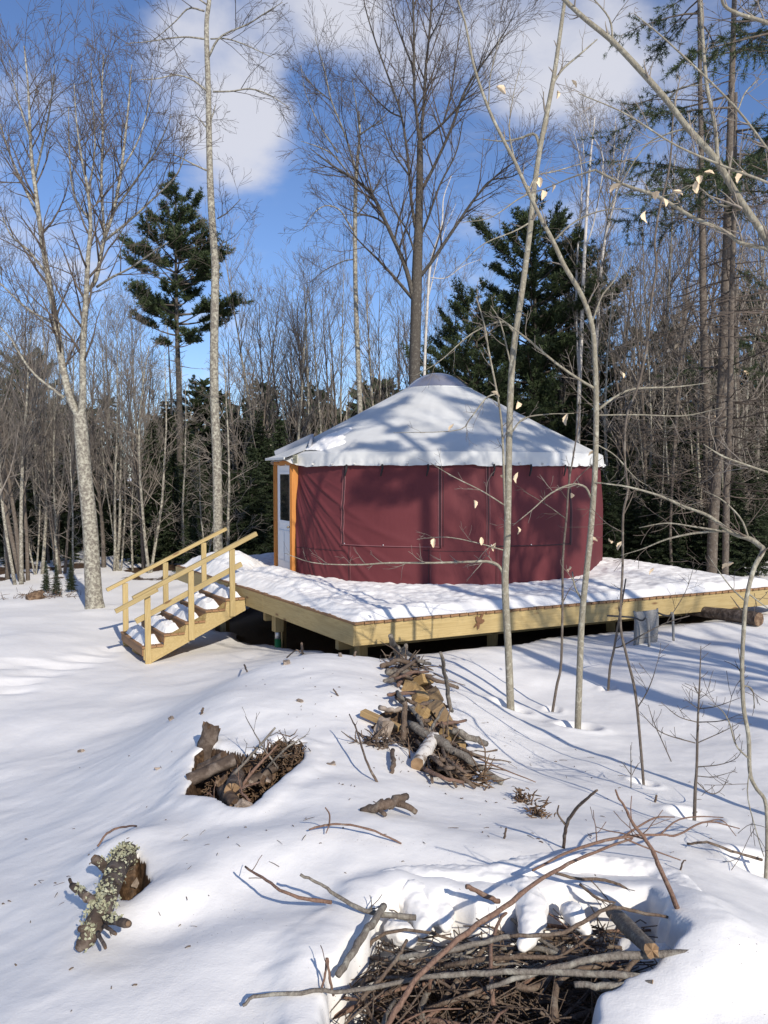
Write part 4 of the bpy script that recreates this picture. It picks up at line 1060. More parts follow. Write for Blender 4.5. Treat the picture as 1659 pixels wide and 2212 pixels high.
highcrown('spruce_tree', 'thick brown conifer trunk second in from the right edge, needles high above', [(1538,1215,22),(1540,1150,22),(1548,1023,21),(1558,880,21),(1566,664,19),(1572,450,16),(1580,200,13),(1588,-60,9),(1594,-300,4)], 18.5, [(.66,.98,20,1.2,3.4),(.45,.6,4,.8,1.6)], 51, 46)
highcrown('spruce_tree', 'straight conifer trunk beside the thickest one near the right edge', [(1530,1212,17),(1530,1095,17),(1526,880,17),(1519,664,15),(1516,400,12),(1512,150,9),(1508,-100,4)], 20.5, [(.78,.98,10,.9,2.4)], 52, 34)
highcrown('spruce_tree', 'slimmer conifer trunk right of the thickest one with dead limbs', [(1567,1225,14),(1570,1060,14),(1577,880,13),(1580,664,12),(1586,450,9),(1590,200,6)], 17.5, [(.8,.98,10,.8,2.0)], 53, 44)
highcrown('spruce_tree', 'leafy spruce cut by the right edge of the picture', [(1720,1240,18),(1716,1000,18),(1712,700,16),(1706,400,13),(1702,100,10),(1700,-200,5)], 15.0, [(.62,.98,15,1.2,3.2)], 54, 40)

# --- trees out of the picture, behind and right of the camera, whose shadows fall across the yurt
def shade_tree(proto, x, y, hgt, label, rot):
    copy_tree(proto, (x, y, H(x, y)), rot, hgt/proto['h'], label, 'trees standing out of the picture')
SHADEPINE = pine_proto(36, 22.0, .60, 2.3, 'pine_tree', 'tall pine out of the picture right of the viewer, shading the yurt', 'trees standing out of the picture', dens=3.2, pexp=.5, skip=.42)
SHADEPINE.location = (6.0, 2.0, H(6.0, 2.0)); SHADEPINE.scale = (.70, .70, .70)
shade_tree(SHADEPINE, 9.0, 1.6, 15.2, 'second tall pine out of the picture, farther right of the viewer', 2.2)
shade_tree(GB[0], 11.0, -3.2, 18.5, 'tallest bare tree out of the picture behind the viewer', 2.0)

shade_tree(GB[1], 7.1, 4.0, 12.5, 'slim bare tree out of the picture to the right of the viewer', 3.0)
# ------------------------------------------------------------------ foreground saplings and beech
LEAF = material('beech_leaf', (0.62, 0.46, 0.28), .6); _x = NB(LEAF); _v = _x.coord('Object'); _x.col(_x.mix(_x.noise(_v, 30, 3, .6), (0.80, 0.66, 0.47), (0.62, 0.46, 0.29))); _x.b.inputs['Subsurface Weight'].default_value = 0
def leaf_mesh(seed):
    rs = np.random.RandomState(seed); nu, nv = 9, 7; L = 1.0
    U, Vv = np.meshgrid(np.linspace(0,1,nu), np.linspace(-1,1,nv), indexing='ij')
    w = .40*np.sin(np.pi*U**.85)**.8*(1+.10*np.sin(U*23))+.004; x = U; yy = w*Vv*(.55+.2*rs.rand())
    z = .26*np.abs(Vv)*w*2.2 + .16*np.sin(U*4+rs.rand()*6)*.5 + .03*np.cos(Vv*9+U*8)
    V = np.stack([x, yy, z], -1); return grid_mesh('leaf', V, LEAF)
LEAVES = [leaf_mesh(i) for i in range(4)]
lr = random.Random(4)
def add_leaf(root, base, p, size):
    o = link('leaf', LEAVES[lr.randrange(4)], root); o.location = p-base; o.rotation_euler = (lr.uniform(-.9,.9), R(lr.uniform(20, 95)), lr.uniform(0, 6.28)); o.scale = (size,)*3
def tz(px, py): q = T(px, py); return q.y
def sapling(name, label, trunk, limbs, bark, twig, leaves=(), Z=None, lean=0.0, lev=2, nl=6, ll=(.12,.4), spread=.5, pr=FINE, group='saplings in front of the deck', leafsize=.10, ntrunk=6, cat='tree'):
    Z = Z or tz(trunk[0][0], trunk[0][1])
    n = len(trunk)*4; S = np.array(crom(trunk, n)); tp = []; tr = []
    for i, (px, py, w) in enumerate(S):
        zz = Z+lean*(i/(n-1)); tp.append(P(px, py, zz)); tr.append(max(w,.8)*zz/F/2)
    b = tp[0].copy(); d0 = (tp[1]-tp[0]).normalized(); tp = [tp[0]-d0*.15]+tp; tr = [tr[0]*1.1]+tr
    root = thing(name, label, cat, b, group=group); tb = Tubes(); tb.add(tp, tr, 9); link('trunk', tb.mesh('trunk', bark, b), root)
    cr = Tubes()
    spawn(cr, tp, tr, ntrunk, ll, pr, lev, t0=.35, up=.15)
    for poly in limbs:
        # depth of the limb's root = that of the stem at the nearest traced point
        i = min(range(n), key=lambda q: (S[q,0]-poly[0][0])**2+(S[q,1]-poly[0][1])**2)
        z0 = Z+lean*(i/(n-1)); pts, rad = traced(poly, z0, rnd.uniform(-spread, spread))
        lt = Tubes(); lt.add(pts, rad, 6); link('branch', lt.mesh('branch', bark, b), root)
        ln = sum((pts[i+1]-pts[i]).length for i in range(len(pts)-1))
        spawn(cr, pts, rad, max(3, int(nl*ln)), ll, pr, lev, up=.1)
    if cr.g: link('twigs', cr.mesh('twigs', twig, b), root)
    for px, py in leaves:
        i = min(range(n), key=lambda q: (S[q,1]-py)**2); add_leaf(root, b, P(px, py, Z+lean*(i/(n-1))), leafsize*1.0*lr.uniform(.8,1.25))
    return root
rnd = random.Random(101)
sapling('beech_sapling', 'taller pale grey sapling in front of the deck, a thin bough arching left from it',
 [(1103,1528,17),(1098,1400,16),(1091,1260,15.5),(1096,1150,15),(1101,900,14),(1109,760,13.5),(1130,612,12.5),(1144,504,12),(1153,414,11.5),(1166,324,11),(1180,252,10.5),(1197,162,9.5),(1209,79,8.5),(1220,0,7.5),(1232,-90,5)],
 [[(1090,1262,8),(1084,1232,7),(1061,1214,6),(1001,1214,5),(932,1216,4.5),(840,1216,4),(771,1220,3),(679,1216,2),(615,1195,1.2)],
  [(1092,1110,6),(1089,1040,5.5),(1084,920,5),(1072,840,4.5),(1056,760,4),(1046,700,3.5),(1028,640,2)],
  [(1076,850,3),(1050,860,3),(1015,905,2.5),(985,930,2),(850,935,1)],[(1166,324,6),(1155,290,6),(1120,300,4.5),(1080,305,3),(1040,300,1.5)],
  [(1192,185,5),(1215,150,4.5),(1250,120,4),(1290,85,2.5)],[(1101,940,4),(1130,905,3.5),(1180,895,2.5),(1240,893,1.2)],[(1088,1090,3),(1040,1060,2.5),(980,1030,2),(930,1000,1)],
  [(1093,1190,3),(1020,1170,2.5),(960,1160,2),(900,1165,1)],[(1112,720,5),(1085,695,4),(1020,720,3),(950,780,2),(890,815,1)],[(1106,800,4),(1082,700,3),(1060,660,1.5)],[(1146,480,4),(1110,500,3),(1040,530,2),(980,590,1)],[(1154,414,4),(1120,430,3),(1060,470,2),(1000,480,1)]],
 BARK_BEECH, TWIG_PALE, [(1236,172),(1204,195),(1140,400),(1165,382),(1192,397),(1174,412),(1062,845),(1118,868),(979,915),(1024,1080),(938,1163),(1040,1160),(1070,1172),(1090,1025),(1117,1020),(1118,1138)], lean=.3, nl=7, ll=(.1,.38), ntrunk=10, spread=.4, cat='sapling')
sapling('beech_sapling', 'pale sapling right of the taller one, its top bending far to the left', 
 [(1248,1570,14.5),(1252,1450,14),(1256,1350,13.5),(1262,1280,13),(1274,1168,13),(1285,1024,12),(1288,880,11.5),(1285,772,11),(1278,700,10.5),(1256,637,10),(1220,576,9.5),(1195,522,9),(1170,475,8.5),(1141,414,8),(1112,349,7.5),(1086,300,7),(1055,234,6.5),(1024,144,5.5),(1005,51,4.5),(989,0,4),(975,-60,2)],
 [[(1290,887,6),(1328,858,5),(1371,840,4.5),(1458,836,3.5),(1530,827,1.5)],[(1290,897,3.5),(1380,896,3),(1479,898,2.5),(1560,880,1.2)],[(1286,840,6),(1249,818,5.5),(1198,782,5),(1134,728,4),(1076,685,2.5)],
  [(1277,1076,5),(1263,1051,4.5),(1231,1047,4),(1188,1067,3.5),(1152,1099,2.5),(1108,1135,1.2)],[(1280,1045,4),(1292,1043,3.5),(1357,1052,3),(1421,1070,2.5),(1480,1100,1.2)],[(1260,1300,5),(1243,1270,4),(1236,1235,3)],
  [(1141,414,4),(1160,380,3.5),(1200,370,3),(1285,345,1.5)],[(1195,522,4),(1240,480,3.5),(1300,455,3),(1370,450,1.5)],[(1112,349,3.5),(1100,280,3),(1110,200,2),(1130,120,1)],[(1055,234,3),(1060,160,2.5),(1080,80,1.5)],[(1278,700,4),(1300,640,3.5),(1330,600,2.5),(1350,540,1.2)],[(1289,960,3),(1330,985,2.5),(1370,1030,2),(1400,1050,1)]],
 BARK_BEECH, TWIG_PALE, [(1072,186),(1225,893),(1236,1065),(1270,1163),(1282,1172),(1315,1165),(1345,1168),(1340,800),(1290,972),(1412,1226),(1233,1225)], lean=-.4, nl=8, ll=(.1,.4), ntrunk=12, spread=.45, cat='sapling')
sapling('slim_sapling', 'thin bare stem between the two pale saplings', [(1194,1534,6),(1203,1480,6),(1212,1434,5.5),(1215,1314,5),(1216,1204,5),(1224,1114,4.5),(1229,1042,4),(1238,988,3.5),(1249,916,2.5),(1252,860,1.5)], [[(1222,1120,2.5),(1180,1090,2),(1130,1060,1)],[(1226,1060,2.5),(1260,1020,2),(1300,990,1)]], BARK_BROWN, TWIG, nl=6, ntrunk=7, spread=.3, cat='sapling')
sapling('slim_sapling', 'thin leaning stem just right of the second pale sapling', [(1314,1488,5.5),(1318,1440,5.5),(1326,1404,5),(1333,1360,4.5),(1342,1310,4),(1352,1250,3)], [[(1326,1400,3),(1345,1395,3),(1390,1370,3),(1440,1345,2.5),(1490,1330,2)],[(1440,1345,2),(1480,1280,1.5),(1500,1220,1)]], BARK_BROWN, TWIG, nl=6, ntrunk=3, spread=.3, cat='sapling')
sapling('slim_sapling', 'long crooked slim stem bending up past the chair to the treetops', [(1390,1690,6),(1384,1614,6),(1372,1494,6),(1352,1410,5.5),(1340,1344,5.5),(1345,1224,5),(1346,1114,5),(1356,1060,5),(1350,1000,5),(1350,937,5),(1357,887,5),(1378,836,5),(1393,772,5),(1400,727,5),(1407,648,5),(1418,576,5),(1414,522,4.8),(1425,450,4.8),(1443,378,4.5),(1450,324,4),(1454,252,3.5),(1462,235,2)], [[(1376,1530,3),(1395,1500,2.5),(1410,1465,2),(1420,1430,1)],[(1350,1000,2.5),(1330,960,2),(1300,930,1)],[(1345,1150,2.5),(1310,1130,2),(1280,1100,1)],[(1346,1114,2.5),(1365,1075,2),(1380,1030,1)]], BARK_BROWN, TWIG, lean=.8, nl=6, ntrunk=9, spread=.3, cat='sapling')
sapling('conifer_sapling', 'small bare leafless sapling with level side twigs in the right foreground', [(1500,1763,8),(1502,1700,7),(1505,1658,6),(1507,1570,5),(1510,1500,4),(1512,1460,3),(1514,1395,1.5)],
 [[(1502,1605,2.5),(1448,1590,2.2),(1417,1574,2),(1382,1537,1)],[(1506,1560,2.5),(1466,1548,2),(1428,1517,1)],[(1507,1530,2),(1490,1518,1.6),(1478,1508,1)],[(1508,1560,2.5),(1558,1557,2),(1604,1541,1)],[(1506,1605,2.5),(1562,1580,2),(1606,1557,1)],[(1509,1531,2.5),(1547,1526,2),(1600,1507,1)],[(1504,1657,2.5),(1558,1651,2),(1595,1634,1.6),(1604,1600,1)],[(1504,1688,2.5),(1534,1714,2.2),(1558,1706,2),(1576,1671,1)],[(1503,1676,2.2),(1540,1678,1.8),(1590,1665,1)],[(1450,1645,2.5),(1430,1600,2.2),(1412,1560,2),(1400,1522,1)],[(1510,1510,1.6),(1525,1500,1.2),(1544,1490,.8)]],
 BARK_BROWN, TWIG, nl=14, ll=(.04,.14), ntrunk=10, spread=.35, lev=2, cat='sapling')
sapling('slim_sapling', 'slim whip of a sapling in the snow left of the leafless one', [(1363,1702,2.5),(1363,1650,2.2),(1362,1610,1.2)], [[(1365,1675,1.8),(1375,1655,1.5),(1385,1645,1)],[(1362,1672,1.8),(1350,1655,1.5),(1342,1645,1)]], BARK_BROWN, TWIG, nl=4, ntrunk=2, spread=.1, ll=(.03,.1), cat='sapling')
sapling('beech_sapling', 'crooked stem at the right edge arching over to the left in front of the deck', [(1655,1876,8),(1657,1823,8),(1654,1735,8),(1633,1702,8),(1620,1669,8.5),(1617,1592,9),(1606,1526,9),(1603,1440,9),(1606,1370,9),(1612,1296,9),(1628,1230,10),(1648,1190,11),(1640,1178,11),(1620,1164,11),(1580,1150,10),(1530,1114,7),(1480,1095,6),(1422,1070,5),(1357,1052,4),(1300,1044,2)],
 [[(1590,1152,7),(1560,1147,6),(1500,1152,5),(1440,1165,4),(1390,1185,2.5),(1340,1200,1.2)],[(1560,1147,5),(1500,1138,4),(1440,1130,3),(1380,1140,1.5)],[(1612,1300,4),(1580,1270,3),(1550,1230,2),(1530,1200,1)],[(1605,1480,4),(1625,1490,3),(1630,1530,2)],[(1620,1660,3),(1615,1720,2.5),(1635,1800,2.5),(1650,1850,2)],[(1619,1640,4),(1590,1610,3.5),(1575,1560,3),(1555,1530,2),(1530,1520,1.2)],[(1618,1165,5),(1600,1120,4),(1560,1080,3),(1520,1060,1.5)],[(1614,1280,4),(1640,1300,3),(1680,1330,2)]],
 BARK_BEECH, TWIG, [(1583,1214)], lean=.6, nl=9, ll=(.08,.35), ntrunk=8, spread=.4, leafsize=.085, cat='sapling')
# the beech that leans in from the right, its trunk out of the picture
sapling('beech_tree', 'leaning beech reaching in from the right edge with pale boughs and tan leaves', [(1790,2080,26),(1780,1700,25),(1765,1200,24),(1740,800,23),(1700,600,20),(1652,511,15),(1594,425,14),(1544,342,13.5),(1486,277,13),(1443,220,12.5),(1386,155,12),(1324,90,11),(1263,40,10),(1220,0,9),(1180,-40,7)],
 [[(1690,560,10),(1652,536,10),(1602,526,9.5),(1566,500,9),(1494,468,8.5),(1422,425,8),(1350,400,7),(1285,367,5)],[(1285,367,4),(1230,385,3),(1170,410,2),(1110,420,1)],[(1725,430,8),(1652,392,6),(1566,360,5.5),(1458,313,4.5),(1350,245,3.5),(1249,202,2)],
  [(1551,353,8),(1544,270,8),(1526,180,7.5),(1515,36,6.5),(1512,-40,5)],[(1730,420,9),(1659,324,6),(1594,238,5),(1512,155,4.5),(1422,72,3.5),(1370,30,2)],[(1740,90,9),(1659,50,8),(1602,32,7.5),(1566,14,6.5),(1558,-10,6)],
  [(1324,90,5),(1316,40,4),(1280,-5,3)],[(1602,430,5),(1560,445,4),(1500,400,3),(1450,420,2.5),(1390,430,1.5)],[(1486,277,4),(1440,290,3.5),(1390,320,3),(1330,420,2.5),(1300,500,1.2)],[(1594,238,4),(1610,200,3),(1640,170,2)],[(1443,220,4),(1470,190,3),(1530,180,2),(1600,150,1)],[(1755,1050,7),(1659,1020,5),(1600,1000,4.5),(1560,985,4),(1520,960,2)]],
 BARK_BEECH, TWIG_PALE, [(1395,455),(1418,412),(1430,425),(1512,378),(1522,370),(1506,388),(1605,368),(1455,410),(1340,395)], Z=4.4, lean=.6, nl=8, ll=(.08,.38), ntrunk=12, spread=.5, leafsize=.065, group='beeches', cat='tree')
sapling('slim_sapling', 'grey sapling with hanging tan leaves before the conifers at the right', [(1452,1240,7),(1448,1150,6),(1455,1000,5.5),(1462,880,5),(1470,760,4),(1500,640,3),(1520,560,2)], [[(1460,900,3),(1500,860,2.5),(1546,897,1.5)],[(1468,770,3),(1450,757,2),(1420,740,1)],[(1456,960,3),(1500,930,2.5),(1560,900,2),(1610,800,1)]], BARK_BROWN, TWIG, [(1608,800),(1546,897),(1450,757),(1469,745)], Z=19.5, nl=5, ntrunk=8, ll=(.2,.7), leafsize=.17, cat='sapling')

# ------------------------------------------------------------------ sticks, logs and offcuts
STICK = m_bark('stick_brown', (0.085, 0.058, 0.042), (0.19, 0.14, 0.105), (0.26, 0.225, 0.18), .6, 3.0)
STICK_RED = m_bark('stick_red', (0.13, 0.075, 0.055), (0.26, 0.165, 0.12), (0.30, 0.25, 0.20), .64, 3.0)
STICK_GREY = m_bark('stick_grey', (0.10, 0.085, 0.07), (0.23, 0.20, 0.17), (0.33, 0.31, 0.26), .56, 3.0)
LICHEN = m_mottle('lichen', [(.3, (.20,.20,.13)), (.55, (.38,.38,.26)), (.75, (.52,.52,.39))], 22, .95, .9, .02, 5)
LOGBARK = m_mottle('log_bark', [(.25, (.028,.021,.017)), (.5, (.085,.062,.048)), (.72, (.20,.16,.13))], 13, .9, .9, .02, 5, (1,1,1))
CUT = m_mottle('cut_wood', [(.25, (.13,.08,.045)), (.55, (.28,.18,.10)), (.8, (.44,.32,.20))], 14, .8, .5, .01)
ROT = m_mottle('rotten_wood', [(.25, (.035,.023,.016)), (.5, (.125,.078,.048)), (.8, (.30,.215,.14))], 16, .85, .8, .015, 5)
PALEBARK = m_mottle('peeling_bark', [(.3, (.14,.105,.08)), (.6, (.33,.27,.22)), (.8, (.5,.44,.37))], 15, .85, .6, .012)
OFFCUT = m_lumber('offcut_lumber', (0.38, 0.265, 0.13), (0.26, 0.165, 0.075), (0.15, 0.08, 0.04), sx=4)
OFFCUT2 = m_lumber('weathered_offcut', (0.27, 0.19, 0.11), (0.18, 0.12, 0.07), (0.09, 0.05, 0.03), sx=4)
BIRCHLOG = m_mottle('birch_log_bark', [(.30, (.06,.05,.042)), (.40, (.30,.25,.21)), (.50, (.62,.58,.53)), (.8, (.74,.71,.66))], 17, .8, .7, .012, 5)
RN = random.Random(303)
def TPt(px, py, lift): return T(px, py, lift)
def stick(label, poly, mat, name='stick', group=None, twigs=2, cut=None, cat='stick', rough=.10, sides=8, tl=(.05,.18), child_limbs=()):
    """poly [(px,py,lift m,width px)] laid over the snow surface"""
    pts = []; rad = []
    for px, py, li, w in poly:
        q = T(px, py, li); pts.append(q); rad.append(max(w, 1)*q.y/F/2)
    n = max(6, len(poly)*4); PP = [Vector(p) for p in crom(pts, n)]; rr = np.interp(np.linspace(0, len(poly)-1, n), range(len(poly)), rad)
    jr = rr.mean()
    PP = [p+Vector((RN.uniform(-1,1), RN.uniform(-1,1), RN.uniform(-1,1)))*jr*.35 for p in PP]; rr = [r*RN.uniform(1-rough, 1+rough) for r in rr]
    b = PP[len(PP)//2].copy(); b = PP[0].copy()
    o = thing(name, label, cat, b, group=group); tb = Tubes(); tb.add(PP, rr, sides); link('stem', tb.mesh('stem', mat, b), o)
    global rnd
    if twigs:
        cr = Tubes(); spawn(cr, PP, list(rr), twigs, tl, FINE, 2, t0=.1, up=.2, rscale=.5); link('side_twigs', cr.mesh('side_twigs', mat, b), o)
    for lim in child_limbs:
        q = []; r2 = []
        for px, py, li, w in lim: a = T(px, py, li); q.append(a); r2.append(w*a.y/F/2)
        m = max(4, len(lim)*3); QQ = [Vector(p) for p in crom(q, m)]; r3 = list(np.interp(np.linspace(0, len(lim)-1, m), range(len(lim)), r2))
        tb = Tubes(); tb.add(QQ, r3, 7); link('side_branch', tb.mesh('side_branch', mat, b), o)
    return o
def logpiece(label, pa, pb, w, mat, cutmat=CUT, upright=False, name='log', group=None, lumps=.16, seed=0, cat='log', ends=(True, True), jag=0.0, n=14, sides=16):
    """log between two (px,py,lift) points, w px thick, lumpy, with cut ends as parts"""
    a = T(*pa); b_ = P(pb[0], pb[1], a.y+.04) if upright else T(*pb); r = w*(a.y+b_.y)/2/F/2; d = (b_-a); L = d.length; d.normalize()
    u = d.cross(UP).normalized(); v = d.cross(u); rs = np.random.RandomState(seed+5)
    th = np.linspace(0, 2*np.pi, sides, endpoint=False); t = np.linspace(0, 1, n)
    TT, TH = np.meshgrid(t, th, indexing='ij')
    rr = r*(1+lumps*fbm(TH*1.0+seed*3.7+np.cos(TH)*2, TT*6+seed, 3)+.08*np.sin(TT*5+seed)); 
    bend = .12*r*np.sin(TT*3.0+seed)
    base = a.copy(); off = jag*r*(np.random.RandomState(seed).rand(sides)-.5)*2
    V = np.zeros((n, sides, 3))
    for k in range(3): V[:,:,k] = (d[k]*L*TT + u[k]*(np.cos(TH)*rr+bend) + v[k]*np.sin(TH)*rr)
    for k in range(3): V[-1,:,k] += d[k]*off
    o = thing(name, label, cat, base, group=group)
    link('bark', grid_mesh('bark', V.transpose(1,0,2), mat, closed_u=True), o)
    for e, idx in ((0, 0), (1, n-1)):
        if not ends[e]: continue
        ring = V[idx]; c = ring.mean(0)+np.array(d)*(-.15 if e == 0 else .0)*r*.3
        V2 = np.concatenate([ring, [c*.999+np.array(d)*(.001 if e else -.001)]]); f = np.array([[i, (i+1) % sides, sides] for i in range(sides)])
        if e == 0: f = f[:, ::-1]
        link('cut_end', mesh_np('cut_end', V2, [f], cutmat, False), o)
    return o, base, r, d, L
def chunk(label, px, py, lift, sx, sy, sz, rot, mat, name='wood_block', group=None, cat='offcut', jag=.0, sharp=True):
    q = T(px, py, lift); k = q.y/F; bm = bmesh.new(); bmesh.ops.create_cube(bm, size=1)
    bmesh.ops.scale(bm, vec=(sx*k, sy*k, sz*k), verts=bm.verts)
    if jag:
        bmesh.ops.subdivide_edges(bm, edges=bm.edges[:], cuts=2, use_grid_fill=True)
        for v in bm.verts: v.co += Vector((RN.uniform(-1,1), RN.uniform(-1,1), RN.uniform(-1,1)))*jag*min(sx,sy,sz)*k
    else: bmesh.ops.bevel(bm, geom=bm.edges[:], offset=.004, segments=1, affect='EDGES')
    me = bm_mesh(name, bm, mat, smooth=False); o = link(name, me); o.location = q; o.rotation_euler = tuple(R(a) for a in rot); tag(o, label, cat, group)
    return o
def tuft(label, px, py, lift, n, L, mat, name, spread=1.0, r=.0022, up=.5, group=None, box=(.12,.12,.05), cat='brush'):
    """bunch of fine twigs as one thing"""
    q = T(px, py, lift); tb = Tubes()
    for i in range(n):
        p = Vector((RN.gauss(0,box[0]*.5), RN.gauss(0,box[1]*.5), RN.gauss(0,box[2]*.5))); d = Vector((RN.gauss(0,spread), RN.gauss(0,spread), RN.gauss(up,.5))).normalized(); l = L*RN.uniform(.4,1.2)
        m = Vector((RN.uniform(-1,1), RN.uniform(-1,1), RN.uniform(-1,1)))*l*.12; tb.add([p, p+d*l*.5+m, p+d*l], [r*RN.uniform(.7,1.6), r, r*.5], 3)
    o = link(name, tb.mesh(name, mat)); o.location = q; tag(o, label, None, None, 'stuff'); return o

# ---- lichen-covered log sticking out of the snow at lower left
def lichen_log():
    pts = [(276,1846,.00,50),(262,1862,.05,50),(244,1896,.09,48),(225,1953,.11,47),(204,1999,.10,44),(186,2030,.07,36),(175,2042,.05,26)]
    A = []; Rr = []
    for px, py, li, w in pts: q = T(px, py, li); A.append(q); Rr.append(w*q.y/F/2)
    n = 46; PP = np.array(crom(A, n)); rr = np.interp(np.linspace(0, len(A)-1, n), range(len(A)), Rr); base = Vector(PP[-1])
    o = thing('lichen_log', 'knobbly log crusted with pale green lichen poking from the snow at lower left', 'log', base)
    T_ = np.gradient(PP, axis=0); T_ /= np.linalg.norm(T_, axis=1, keepdims=True); u = np.cross(T_, [0,0,1]); u /= np.linalg.norm(u, axis=1, keepdims=True); v = np.cross(T_, u)
    th = np.linspace(0, 2*np.pi, 26, endpoint=False)
    amp = 1+.22*fbm(np.cos(th)[None]*2+5+np.arange(n)[:,None]*.22, np.sin(th)[None]*2+np.arange(n)[:,None]*.25, 3)
    V = PP[:,None]+(u[:,None]*np.cos(th)[None,:,None]+v[:,None]*np.sin(th)[None,:,None])*(rr[:,None]*amp)[:,:,None]-np.array(base)
    c = V[-1].mean(0); V = np.concatenate([V, (c+(V[-1:]-c)*.3)+np.array(T_[-1])*.01], 0)
    link('bark', grid_mesh('bark', V.transpose(1,0,2), LOGBARK, closed_u=True), o)
    def stub(a, b, w, nm='branch_stub'):
        q0 = T(*a); q1 = T(*b); r = w*q0.y/F/2; m = q0.lerp(q1, .5); tb = Tubes(); k = 7
        pp = [q0.lerp(q1, i/(k-1))+Vector((RN.uniform(-1,1),RN.uniform(-1,1),RN.uniform(-1,1)))*r*.12 for i in range(k)]
        tb.add(pp, [r*1.15, r*1.0, r*.9, r*.86, r*.9, r*.95, r*.7], 10); s_ = link(nm, tb.mesh(nm, LOGBARK, base), o)
        tb = Tubes(); d = (q1-q0).normalized(); tb.add([q1-d*r*.2, q1+d*r*.25], [r*.72, r*.45], 9); link('broken_end', tb.mesh('broken_end', ROT, base), s_)
        return pp, r
    st_ = [stub((232,1878,.10), (202,1852,.17), 23), stub((218,1962,.12), (190,1940,.16), 22), stub((190,1940,.16),(155,1912,.18), 19), stub((230,1985,.11), (277,1995,.17), 20), stub((208,2004,.10), (171,2006,.12), 18), stub((226,2000,.12), (250,2018,.12), 9), stub((212,2015,.10), (228,2048,.10), 9)]
    stub((155,1912,.18), (150,1898,.20), 8); stub((186,2030,.07),(168,2050,.05),24)
    # lichen crust: leafy flakes over the upper side
    C = []; rs = np.random.RandomState(2)
    for i in range(n-6):
        dens = fbm(np.array([i*.33+2.0]), np.array([.5]), 2)[0]
        for k in range(int(48*max(0, .30+dens*1.9))):
            a = rs.normal(math.pi*.5, .9); cc = PP[i]+(u[i]*math.cos(a)-v[i]*0+np.array([0,0,1])*math.sin(a))*rr[i]*1.10; C.append(cc+rs.normal(size=3)*.006)
    for pp, r in st_[:5]:
        for k in range(45): q = pp[rs.randint(1,5)]; d = np.array(tuple(rdir())); d[2] = abs(d[2]); C.append(np.array(q)+d*r*.98)
    C = np.array(C); D = rs.normal(size=C.shape)+np.array([0,0,.5]); Vn, q = needle_tris(C, D, .013, .012, rs)
    l_ = link('lichen', mesh_np('lichen', Vn-np.array(base), [q], LICHEN, False), o); l_['kind'] = 'stuff'; l_['label'] = 'pale green crust of lichen'
    stick('thin bent twig lying just above the lichen log hole', [(211,1828,.02,5),(232,1800,.05,5),(258,1788,.05,4.5),(294,1784,.01,4)], STICK_RED, twigs=0, name='twig', cat='twig')
    tuft('dead leaves and debris in the hole behind the lichen log', 292,1875,-.16, 120,.10, ROT,'debris',1,.005,.2,box=(.12,.16,.05))
lichen_log()

for i, (px_, py_) in enumerate(((285,1850),(300,1870),(282,1895),(296,1905))): chunk('dry leaf in the dark hole beside the lichen log', px_, py_, -.08, 26, 12, 4, (RN.uniform(-60,60), RN.uniform(-60,60), RN.uniform(0,180)), PALEBARK, 'dry_leaf', cat='leaf', jag=.2, group='dry leaves in the hole by the lichen log')
# ---- hollow with broken logs, centre left
logpiece('upright broken stub of a log standing in the hollow left of centre', (436,1656,-.10), (459,1566,.10), 42, LOGBARK, ROT, upright=True, lumps=.22, seed=1, jag=.5)
logpiece('dark log lying across the front left of the hollow', (406,1686,.03), (508,1640,.07), 29, LOGBARK, CUT, lumps=.14, seed=2)
logpiece('shorter dark log behind the lying one in the hollow', (432,1662,-.02), (485,1636,.04), 24, LOGBARK, ROT, lumps=.2, seed=3)
logpiece('reddish broken log end facing forward in the hollow', (512,1672,-.06), (503,1708,.03), 34, LOGBARK, CUT, lumps=.22, seed=4, jag=.3)
logpiece('rotten log at the lowest end of the hollow', (478,1702,-.06), (512,1742,.0), 30, ROT, ROT, lumps=.3, seed=5, jag=.6)
logpiece('thin dark log deep in the hollow towards the right', (520,1700,-.08), (600,1655,-.02), 20, LOGBARK, ROT, lumps=.2, seed=6)
chunk('curled pale strip of bark at the bottom of the hollow', 528, 1745, .03, 36, 10, 30, (30,40,20), PALEBARK, 'bark_strip', cat='bark', jag=.25)
chunk('split chip of orange wood in the hollow', 480, 1690, .0, 20, 14, 26, (20,50,60), ROT, 'wood_chip', jag=.2, cat='chip')
tuft('reddish brown rootball of fine twigs on the right of the hollow', 612,1640,.0, 300,.09, ROT,'root_clump',.9,.004,.45,box=(.15,.14,.10))
tuft('dark tangle of bark and twigs filling the bottom of the hollow', 520,1690,-.13, 200,.13, ROT,'twig_tangle',1.2,.0055,.0,box=(.30,.30,.05))
for i, (poly, lab) in enumerate([([(499,1680,.02,7),(548,1625,.12,6),(595,1572,.24,4)],'long straight stick slanting up out of the hollow'),([(520,1700,0,8),(560,1650,.08,7),(600,1610,.16,4)],'second stick slanting out of the hollow'),([(575,1660,.03,5),(620,1615,.16,4),(660,1590,.2,2)],'thin twig rising from the rootball'),([(540,1730,.02,6),(520,1705,.06,6),(560,1690,.05,5)],'short crooked stick in the hollow'),([(600,1660,.02,4),(560,1600,.2,3),(530,1548,.3,1.5)],'fine twig arching left above the hollow'),([(470,1740,.0,4),(455,1716,.03,4),(448,1715,.04,3)],'small twig at the left rim of the hollow')]):
    stick(lab, poly, STICK_RED if i % 2 else STICK_GREY, twigs=3, name='stick')

